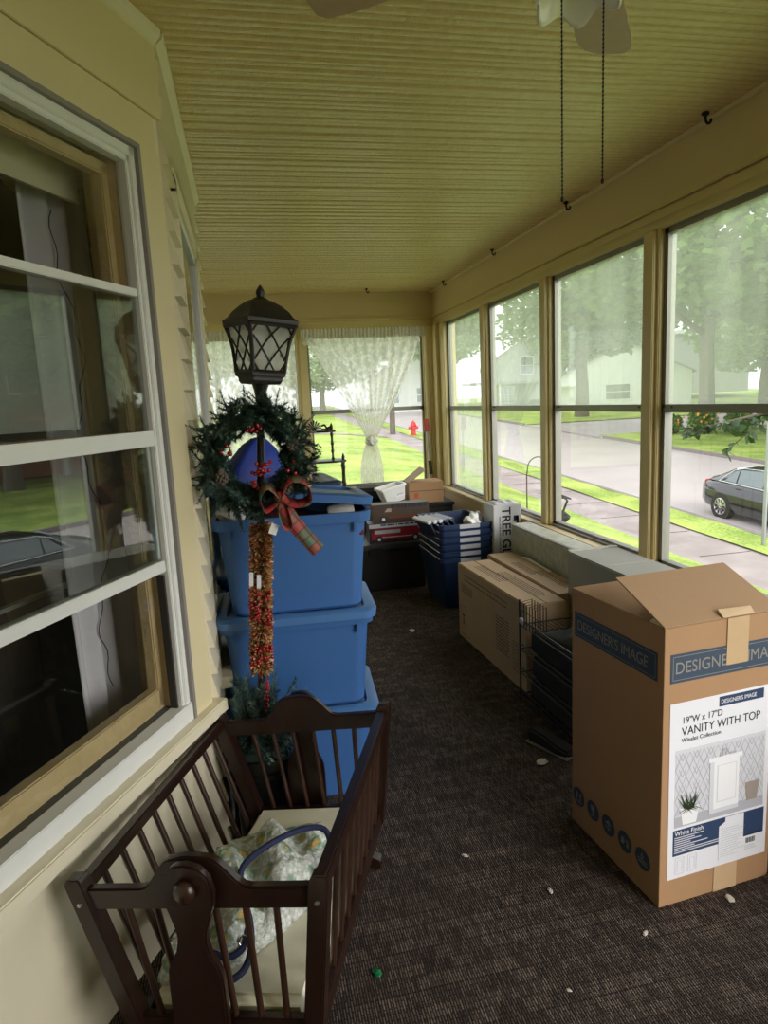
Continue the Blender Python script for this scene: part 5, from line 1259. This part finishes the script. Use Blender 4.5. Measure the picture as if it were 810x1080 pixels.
# ------------------------------------------------------------------ far end: trunk, toys, cabinet, etagere, curtains
def far_end():
    rnd = random.Random(2)
    r = thing('trunk', 'low black trunk at the far end carrying the toy vehicle boxes', 'trunk', (.55, 5.36, 0))
    q = MB(); q.box((0, 0, .0), (.86, .55, .36)); q.bevel(.008); q.build('chest', M['blackm'], r)
    q = MB(); q.box((-.012, -.012, .36), (.872, .56, .405)); q.bevel(.006); q.build('lid', M['trunk_top'], r)
    q = MB(); q.box((.38, -.02, .32), (.48, -.010, .38)); q.bevel(.003); q.build('latch', M['wire'], r)
    def toybox(name, label, loc, w_, d_, h_, body, kind):
        r = thing(name, label, 'toy box', loc, R_(-1))
        q = MB(); q.box((0, 0, 0), (w_, d_, h_)); q.bevel(.002, 1); q.build('carton', body, r)
        FF = frame((0, -.0006, 0), (1, 0, 0), (0, 0, 1))
        if kind == 'old':
            q = MB(); pr = [(.03, .03), (.03, .08), (.09, .09), (.12, .13), (.22, .13), (.24, .085), (.46, .085), (.46, .04), (.46, .03)]
            q.prism(pr, lambda p, k: FF @ Vector((p[0], p[1], .0006 * k + .0002))); q.build('car_picture', M['inkdark'], r)
            q = MB(); q.prism([(.10, .095), (.125, .125), (.16, .125), (.16, .095)], lambda p, k: FF @ Vector((p[0], p[1], .001 + .0004 * k))); q.build('car_window_picture', M['printwood'], r)
            q = MB(); q.box((.14, .045, .001), (.44, .052, .0014), FF); q.build('stripe', M['redpaint'], r)
            xs = (.09, .40)
        else:
            q = MB(); q.box((0, h_ - .038, .0002), (w_, h_ - .004, .0008), FF); q.build('name_band', M['printgrey'], r)
            printed_lines(r, FF @ Matrix.Translation((0, 0, .0008)), rnd, .10, h_ - .028, w_ - .05, h_ - .012, 1, 'inkblack', 'band_print', .012)
            q = MB(); q.prism([(.02, .03), (.02, .085), (.05, .125), (.46, .125), (.46, .03)], lambda p, k: FF @ Vector((p[0], p[1], .0006 * k + .0002))); q.build('truck_picture', M['redpaint'], r)
            q = MB(); q.box((.05, .082, .001), (.27, .112, .0014), FF); q.build('truck_window_picture', M['printgrey'], r)
            q = MB(); q.box((.11, .048, .001), (.46, .054, .0014), FF); q.build('stripe', M['printpale'], r)
            xs = (.085, .40)
        for x in xs:
            q = MB(); q.lathe([(.030, .0), (.030, .0012)], 20, FF @ Matrix.Translation((x, .034, .0006))); wo = q.build('wheel_picture', M['inkblack'], r); q = MB(); q.lathe([(.015, 0), (.015, .0006)], 16, FF @ Matrix.Translation((x, .034, .0018))); q.build('hub_picture', M['printpale'], wo)
        if kind == 'old': text('Truck', .055, FF @ Matrix.Translation((.25, .095, .0012)), M['inkblack'], r, sx=1.3) if False else printed_lines(r, FF, rnd, .16, .10, .47, .15, 1, 'inkblack', 'box_lettering', .03)
    toybox('toy_fire_engine_box', 'red fire engine toy box with a pale name band, lowest on the black trunk', (.945, 5.40, .405), .50, .16, .170, M['toy_red'], 'fire')
    toybox('toy_car_box', 'brown vintage car toy box resting on the red fire engine box', (.985, 5.405, .575), .49, .15, .160, M['toy_brown'], 'old')
    r = thing('cabinet', 'dark low cabinet at the far wall under the window, carrying the brown carton', 'cabinet', (.78, 6.05, 0))
    q = MB(); q.box((0, .02, .05), (1.12, .68, .58)); q.bevel(.004); q.build('body', M['blackm'], r)
    q = MB(); q.box((-.015, 0, .58), (1.135, .7, .61)); q.bevel(.005); q.build('top', M['blackm'], r)
    for x in (.03, .57):
        q = MB(); q.box((x, .005, .08), (x + .52, .022, .56)); q.bevel(.003); d = q.build('door', M['blackm'], r); q = MB(); q.ball((x + (.47 if x < .3 else .05), -.004, .34), .014, 10); q.build('knob', M['brass'], d, smooth=60)
    r = thing('plastic_tub', 'white plastic tub with a small picture label, tipped beside the brown carton', 'tub', (1.345, 6.19, .612), rot=(R_(0), R_(-12), R_(8)))
    q = MB(); q.loft([rrect(.095, .08, .015, .03), rrect(.125, .10, .02, .165), rrect(.135, .11, .02, .165), rrect(.135, .11, .02, .185), rrect(.118, .095, .02, .185), rrect(.09, .075, .015, .035)]); q.build('tub', M['white'], r, smooth=35)
    q = MB(); q.box((.005, -.1, .06), (.10, -.088, .15), Matrix.Rotation(R_(-7), 4, 'X')); o = q.build('label', M['paper'], r); q = MB(); q.box((.02, -.102, .075), (.085, -.090, .135), Matrix.Rotation(R_(-7), 4, 'X')); q.build('label_picture', M['printgrey'], o)
    r = thing('carton', 'brown carton with one raised flap on the far cabinet, under the window', 'box', (1.475, 6.10, .612), R_(-3))
    q = MB(); q.box((0, 0, 0), (.34, .30, .20)); q.bevel(.003); q.build('body', M['card'], r)
    q = MB(); q.hexa([(0, .02, .198), (.006, .02, .2), (.006, .28, .2), (0, .28, .198), (.12, .02, .33), (.126, .02, .326), (.126, .28, .326), (.12, .28, .33)]) if False else q.hexa([(.0, .0, .2), (.006, .0, .2), (.006, .28, .2), (.0, .28, .2), (.17, .0, .325), (.176, .0, .32), (.176, .28, .32), (.17, .28, .325)]); q.build('raised_flap', M['card2'], r)
    q = MB(); q.box((.05, -.002, .05), (.09, .0, .10)); q.build('red_mark', M['orange_print'], r); q = MB(); q.box((0, -.0015, .115), (.34, 0, .12)); q.build('seam', M['inkdark'], r)
    q = MB(); q.box((0, 0, 0), (.42, .25, .14)); q.bevel(.03, 3); tag(q.build('black_bag', M['blackm'], smooth=40, loc=(1.02, 6.42, .61)), 'black soft case on the cabinet beneath the knotted curtain', 'bag')
    # etagere
    r = thing('etagere', 'dark turned-spindle whatnot shelf with a carved shell crest before the far window', 'shelf', (.465, 4.62, 0), R_(0))
    tiers = ((.06, .26), (.45, .25), (.82, .235), (1.195, .20), (1.405, .135))
    for z, hwid in tiers:
        q = MB(); q.prism([(-hwid, .10), (-hwid, -.06), (-hwid * .6, -.10), (0, -.085), (hwid * .6, -.10), (hwid, -.06), (hwid, .10)], lambda p, k: (p[0], p[1], z + .014 * k)); q.bevel(.003); q.build('shelf_board', M['wood'], r)
    def spindle(x, y, z0, z1, fin):
        q = MB(); h = z1 - z0; pf = [(.010, 0), (.013, .03), (.008, .06), (.007, .2), (.013, .3), (.009, .34), (.008, .5), (.014, .56), (.009, .62), (.008, .8), (.013, .9), (.009, .94), (.011, 1)]
        pr = [(a, z0 + h * b) for a, b in pf]
        if fin: pr += [(.016, z1 + .002), (.018, z1 + .012), (.008, z1 + .018), (.012, z1 + .034), (.007, z1 + .05), (.001, z1 + .062)]
        q.lathe(pr, 12, Matrix.Translation((x, y, 0))); q.build('spindle', M['wood'], r, smooth=50)
    for (z0, h0), (z1, h1) in zip(tiers, tiers[1:]):
        for sx in (-1, 1):
            spindle(sx * (h1 - .012), .07, z0 + .014, z1, z1 > 1.3)
            if z1 < 1.3: spindle(sx * (h1 - .02), -.045, z0 + .014, z1, z1 > 1.1)
    for sx in (-1, 1):
        for y in (.07, -.045): q = MB(); q.lathe([(.008, 0), (.014, .02), (.01, .06)], 10, Matrix.Translation((sx * .235, y, 0))); q.build('foot', M['wood'], r, smooth=50)
    q = MB()
    for k in range(9):
        a = R_(10 + 160 * k / 8); d = Vector((math.cos(a), 0, math.sin(a))); e = Vector((-math.sin(a), 0, math.cos(a))); o = Vector((0, .07, 1.425)); L = .058 * (1 - .2 * abs(math.cos(a)))
        q.loft([[o + d * .012 + Vector((0, -.005, 0)) - e * .002, o + d * .012 + Vector((0, -.005, 0)) + e * .002, o + d * .012 + Vector((0, .005, 0)) + e * .002, o + d * .012 + Vector((0, .005, 0)) - e * .002], [o + d * L + Vector((0, -.006, 0)) - e * .0065, o + d * L + Vector((0, -.006, 0)) + e * .0065, o + d * L + Vector((0, .006, 0)) + e * .0065, o + d * L + Vector((0, .006, 0)) - e * .0065], [o + d * (L + .008) + Vector((0, -.002, 0)) - e * .003, o + d * (L + .008) + Vector((0, -.002, 0)) + e * .003, o + d * (L + .008) + Vector((0, .002, 0)) + e * .003, o + d * (L + .008) + Vector((0, .002, 0)) - e * .003]])
    q.lathe([(.014, -.006), (.014, .006)], 14, Matrix.Translation((0, .07, 1.426)) @ Matrix.Rotation(R_(90), 4, 'X'))
    for sx in (-1, 1): q.tube(smooth_path([(sx * .05, .07, 1.445), (sx * .075, .07, 1.452), (sx * .092, .07, 1.432), (sx * .118, .07, 1.438), (sx * .128, .07, 1.424)]), .007, 8); q.tube([(sx * .05, .07, 1.424), (sx * .125, .07, 1.424)], .005, 6)
    q.build('shell_crest', M['wood'], r, smooth=50)
    # lace curtains
    r = thing('lace_curtain', 'white lace curtain gathered in a knot at the right far window', 'curtain', (1.27, 7.0, 0))
    def cur(u, v):         # v 0 top .. 1 bottom
        z = 2.30 - 1.56 * v; kz = .70
        if v < kz:
            t = v / kz; wl = -.64 * (1 - t) ** 1.05 - .045 * t; wr = .60 * (1 - t ** 1.3) + .045 * t; xo = .03 * t
        else:
            t = (v - kz) / (1 - kz); s = math.sin(min(1, t * 1.25) * math.pi / 2); wl = -.045 - .09 * s; wr = .045 + .07 * s; xo = .03
        wd = wr - wl; n = 11
        y = .016 * math.sin(u * n * 6.283) * min(1, .5 + wd) + (.025 * math.sin(u * n * 6.283 + 1.2) if wd < .4 else 0)
        return (xo + wl + wd * u, y - .02, z + .008 * math.sin(u * 40) * (v > .97))
    MB().grid(cur, 200, 60).build('lace_panel', M['lace'], r, smooth=180)
    q = MB(); q.grid(lambda u, v: (-.655 + 1.31 * u, -.03 + .010 * math.sin(u * 220) + .006 * math.sin(u * 91), 2.36 - .10 * v), 260, 6); q.build('gathered_header', M['lace_dense'], r, smooth=180)
    q = MB(); q.grid(lambda u, v: (-.64 + 1.25 * u, -.016 + .008 * math.sin(u * 120), 2.26 - .05 * v - .012 * abs(math.sin(u * 42))), 200, 5); q.build('lace_edge', M['lace'], r, smooth=180)
    q = MB(); q.tube([(-.66, -.02, 2.335), (.66, -.02, 2.335)], .008, 8); q.build('rod', M['white'], r, smooth=60)
    q = MB(); bmesh.ops.create_icosphere(q.bm, subdivisions=4, radius=1)
    for v in q.bm.verts: v.co = Vector((v.co.x * .065, v.co.y * .05, v.co.z * .055)) * (1 + .25 * mnoise.noise(v.co * 2.2) + .08 * math.sin(v.co.x * 9 + v.co.z * 7))
    q.xf(Matrix.Translation((.03, -.03, 1.19))); q.build('knot', M['lace_dense'], r, smooth=180)
    r = thing('lace_curtain', 'white lace curtain hanging loose at the left far window behind the lantern', 'curtain', (-.02, 7.0, 0))
    MB().grid(lambda u, v: (-.58 + 1.15 * u, -.02 + .018 * math.sin(u * 75) + .008 * math.sin(u * 31), 2.30 - 1.25 * v), 220, 20).build('lace_panel', M['lace'], r, smooth=180)
    q = MB(); q.grid(lambda u, v: (-.59 + 1.17 * u, -.03 + .010 * math.sin(u * 220), 2.36 - .10 * v), 260, 6); q.build('gathered_header', M['lace_dense'], r, smooth=180)
    q = MB(); q.tube([(-.6, -.02, 2.335), (.575, -.02, 2.335)], .008, 8); q.build('rod', M['white'], r, smooth=60)
    # snow brush in the corner
    r = thing('snow_brush', 'red and black snow brush leaning in the far right corner', 'brush', (1.93, 6.90, .69), rot=(R_(-2), R_(-3), 0))
    q = MB(); q.tube([(0, 0, .0), (0, 0, .62)], .011, 10); q.build('shaft', M['galv'], r, smooth=60)
    q = MB(); q.tube([(0, 0, .10), (0, 0, .25)], .020, 10); q.build('grip', M['black'], r, smooth=60)
    q = MB(); q.box((-.028, -.014, .56), (.028, .014, .70)); q.bevel(.008); q.build('scraper_head', M['red'], r)
M['trunk_top'] = mat('trunk_top', (.035, .04, .038), .4)
M['toy_red'] = mat('toy_carton_dark', (.03, .018, .02), .4); M['toy_brown'] = mat('toy_carton_brown', (.055, .032, .022), .45)
M['orange_print'] = mat('orange_red_print', (.5, .10, .04), .7)
M['lace_dense'] = mat('dense_lace', (.80, .79, .72), .9, bump=(60, .6))
far_end()

# ------------------------------------------------------------------ ceiling fan, hooks, room behind the window, scraps
def fan_and_rest():
    r = thing('ceiling_fan', 'white ceiling fan with pale oak blades and a scalloped glass shade', 'ceiling fan', (.675, 1.275, 0))
    q = MB(); q.lathe([(.075, 2.722), (.07, 2.69), (.03, 2.66), (.016, 2.65), (.016, 2.58), (.05, 2.565), (.105, 2.54), (.115, 2.50), (.105, 2.455), (.06, 2.435), (.045, 2.40)], 28); q.build('motor_housing', M['white'], r, smooth=40)
    for k in range(4):
        a = R_(55 + 90 * k); rt = Matrix.Rotation(a, 4, 'Z')
        q = MB(); ol = [(.16, -.045), (.20, -.058), (.50, -.068), (.555, -.064), (.575, -.045), (.575, .02), (.55, .052), (.50, .066), (.20, .058), (.16, .045)]
        pt = Matrix.Rotation(R_(11), 4, 'X')
        q.prism(ol, lambda p, kk: rt @ Matrix.Translation((0, 0, 2.475)) @ pt @ Vector((p[0], p[1], -.003 + .006 * kk))); b = q.build('blade', M['blade'], r)
        q = MB(); q.box((.09, -.018, 2.455), (.20, .018, 2.463), rt); q.bevel(.003); q.build('blade_iron', M['white'], b)
    q = MB()
    def bell(u, v):
        a = u * 2 * math.pi; t = v; rr = .035 + .042 * t ** 1.4; z = 2.42 - .095 * t ** .8
        sc_ = math.cos(a * 6); rr += .006 * sc_ * t ** 3; z -= .009 * sc_ * t ** 3
        return (rr * math.cos(a), rr * math.sin(a), z)
    q.grid(bell, 72, 12); bmesh.ops.remove_doubles(q.bm, verts=q.bm.verts, dist=1e-5); q.build('glass_shade', M['shade'], r, smooth=180, solid=.005)
    q = MB(); q.lathe([(.02, 2.41), (.022, 2.39), (.024, 2.37), (.018, 2.35), (.004, 2.34)], 16); q.build('bulb', M['white'], r, smooth=60)
    for (x, y, z1) in ((-.035, -.005, 1.975), (.042, -.02, 2.005)):
        q = MB(); q.tube([(x, y, 2.32), (x, y, z1)], .0013, 5)
        z = 2.32
        while z > z1: q.ball((x, y, z), .0024, 5); z -= .0075
        q.ball((x, y, z1 - .003), .0036, 8, (1, 1, 1.6)); q.tube([(x, y, 2.32), (x * .8, y * .8, 2.42)], .0012, 5); q.build('pull_chain', M['wire'], r, smooth=60)
    words = ('dark screw hook in the ceiling at the far end, above the knotted curtain', 'dark ceiling hook in the far right corner', 'dark ceiling hook along the right beam, second from the far corner', 'dark ceiling hook along the right beam, beside the pull chains', 'dark ceiling hook along the right beam, closest to the fan blade')
    for (x, y), lb in zip(((1.293, 6.80), (1.985, 6.43), (1.983, 5.11), (1.985, 3.892), (1.983, 2.649)), words):
        q = MB(); q.tube([(x, y, 2.728), (x, y, 2.704)] + [(x + .012 - .012 * math.cos(a), y - .004, 2.695 - .014 * math.sin(a)) for a in [i * math.pi / 8 for i in range(0, 10)]], .0055, 6); q.lathe([(.006, 2.71), (.015, 2.716), (.016, 2.722), (.008, 2.729)], 10, Matrix.Translation((x, y, 0)))
        tag(q.build('ceiling_hook', M['blackm'], smooth=60), lb, 'hook', 'ceiling hooks')
    # inside the house
    r = thing('window_curtain', 'pale lilac curtain hanging inside the near house window', 'curtain', F(.42, 0, -.34))
    def cw(u, v):
        p = F(.01 + .29 * u, .25 + 2.05 * v, -.30 + .022 * math.sin(u * 21) + .01 * math.sin(u * 9 + v * 3)); return p - r.location
    MB().grid(cw, 60, 20).build('curtain_panel', M['curt_in'], r, smooth=180, solid=.003)
    q = MB(); q.tube([F(-.02, 2.32, -.34) - r.location, F(1.3, 2.32, -.34) - r.location], .01, 8); q.build('curtain_rod', M['blackm'], r, smooth=60)
    r = thing('roller_shade', 'drawn-up beige roller shade at the top of the near house window', 'shade', F(.6, 2.28, -.24))
    q = MB(); fbox(q, .15, 1.15, 2.235, 2.36, -.203, -.200); q.xf(Matrix.Translation(-r.location)); q.build('cloth', M['rshade'], r)
    q = MB(); fbox(q, .15, 1.15, 2.222, 2.240, -.207, -.196); q.xf(Matrix.Translation(-r.location)); q.build('hem_bar', M['rshade'], r)
    q = MB(); q.tube([F(.13, 2.37, -.20) - r.location, F(1.17, 2.37, -.20) - r.location], .02, 12); q.build('roller', M['rshade'], r, smooth=60)
    pts = []
    for i in range(60):
        t = i / 59; pts.append(F(.20 - .04 * math.sin(t * 3.2) + .028 * math.sin(t * 17) + .012 * math.sin(t * 60), 2.2 - 1.5 * t, -.26 + .01 * math.sin(t * 11)))
    tag(MB().tube(pts, .0018, 6).build('string_light_wire', M['wire'], smooth=60), 'thin dark wire dangling in front of the lilac curtain', 'wire')
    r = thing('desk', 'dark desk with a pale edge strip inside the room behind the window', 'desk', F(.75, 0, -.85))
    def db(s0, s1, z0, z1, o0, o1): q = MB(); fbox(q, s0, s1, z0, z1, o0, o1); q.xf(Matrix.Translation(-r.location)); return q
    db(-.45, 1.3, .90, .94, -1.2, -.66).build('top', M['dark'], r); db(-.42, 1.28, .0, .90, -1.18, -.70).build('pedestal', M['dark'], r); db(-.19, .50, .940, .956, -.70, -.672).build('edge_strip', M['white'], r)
    # scraps on the carpet
    rnd = random.Random(21)
    words = {0: ('pale crumpled scrap on the carpet by the wire rack', 'g_debris', (1.152, 2.489), .022), 1: ('green tinsel scrap on the carpet right of the cradle', 'cordgreen', (.239, 1.613), .012), 2: ('torn brown cardboard scrap at the right foot of the vanity carton', 'card', (1.585, 1.60), .035), 3: ('tuft of pale fluff at the front edge of the vanity carton', 'g_debris', (1.37, 1.60), .014), 4: ('small white crumb before the near corner of the vanity carton', 'g_debris', (1.04, 1.548), .008), 5: ('pale shred halfway along the aisle, level with the lowest blue bin', 'g_debris', (.633, 2.012), .009), 6: ('white speck in the open aisle in front of the camera', 'g_debris', (.733, 1.429), .006), 7: ('pale bit of lint on the aisle carpet left of the vanity carton', 'g_debris', (.846, 1.779), .009), 8: ('straw-coloured sliver in the aisle beside the navy tubs', 'g_debris', (1.02, 4.3), .02)}
    for k, (lb, m, (x, y), s) in words.items():
        q = MB(); bmesh.ops.create_icosphere(q.bm, subdivisions=3, radius=s)
        for v in q.bm.verts: v.co = Vector((v.co.x * 1.3, v.co.y * .8, v.co.z * .35)) * (1 + .6 * mnoise.noise(v.co * (1.6 / s) + Vector((k, 0, 0))))
        q.xf(Matrix.Translation((x, y, s * .35)) @ Matrix.Rotation(rnd.uniform(0, 3), 4, 'Z')); tag(q.build('carpet_scrap', M[m], smooth=30), lb, 'scrap', 'scraps on the carpet')
fan_and_rest()
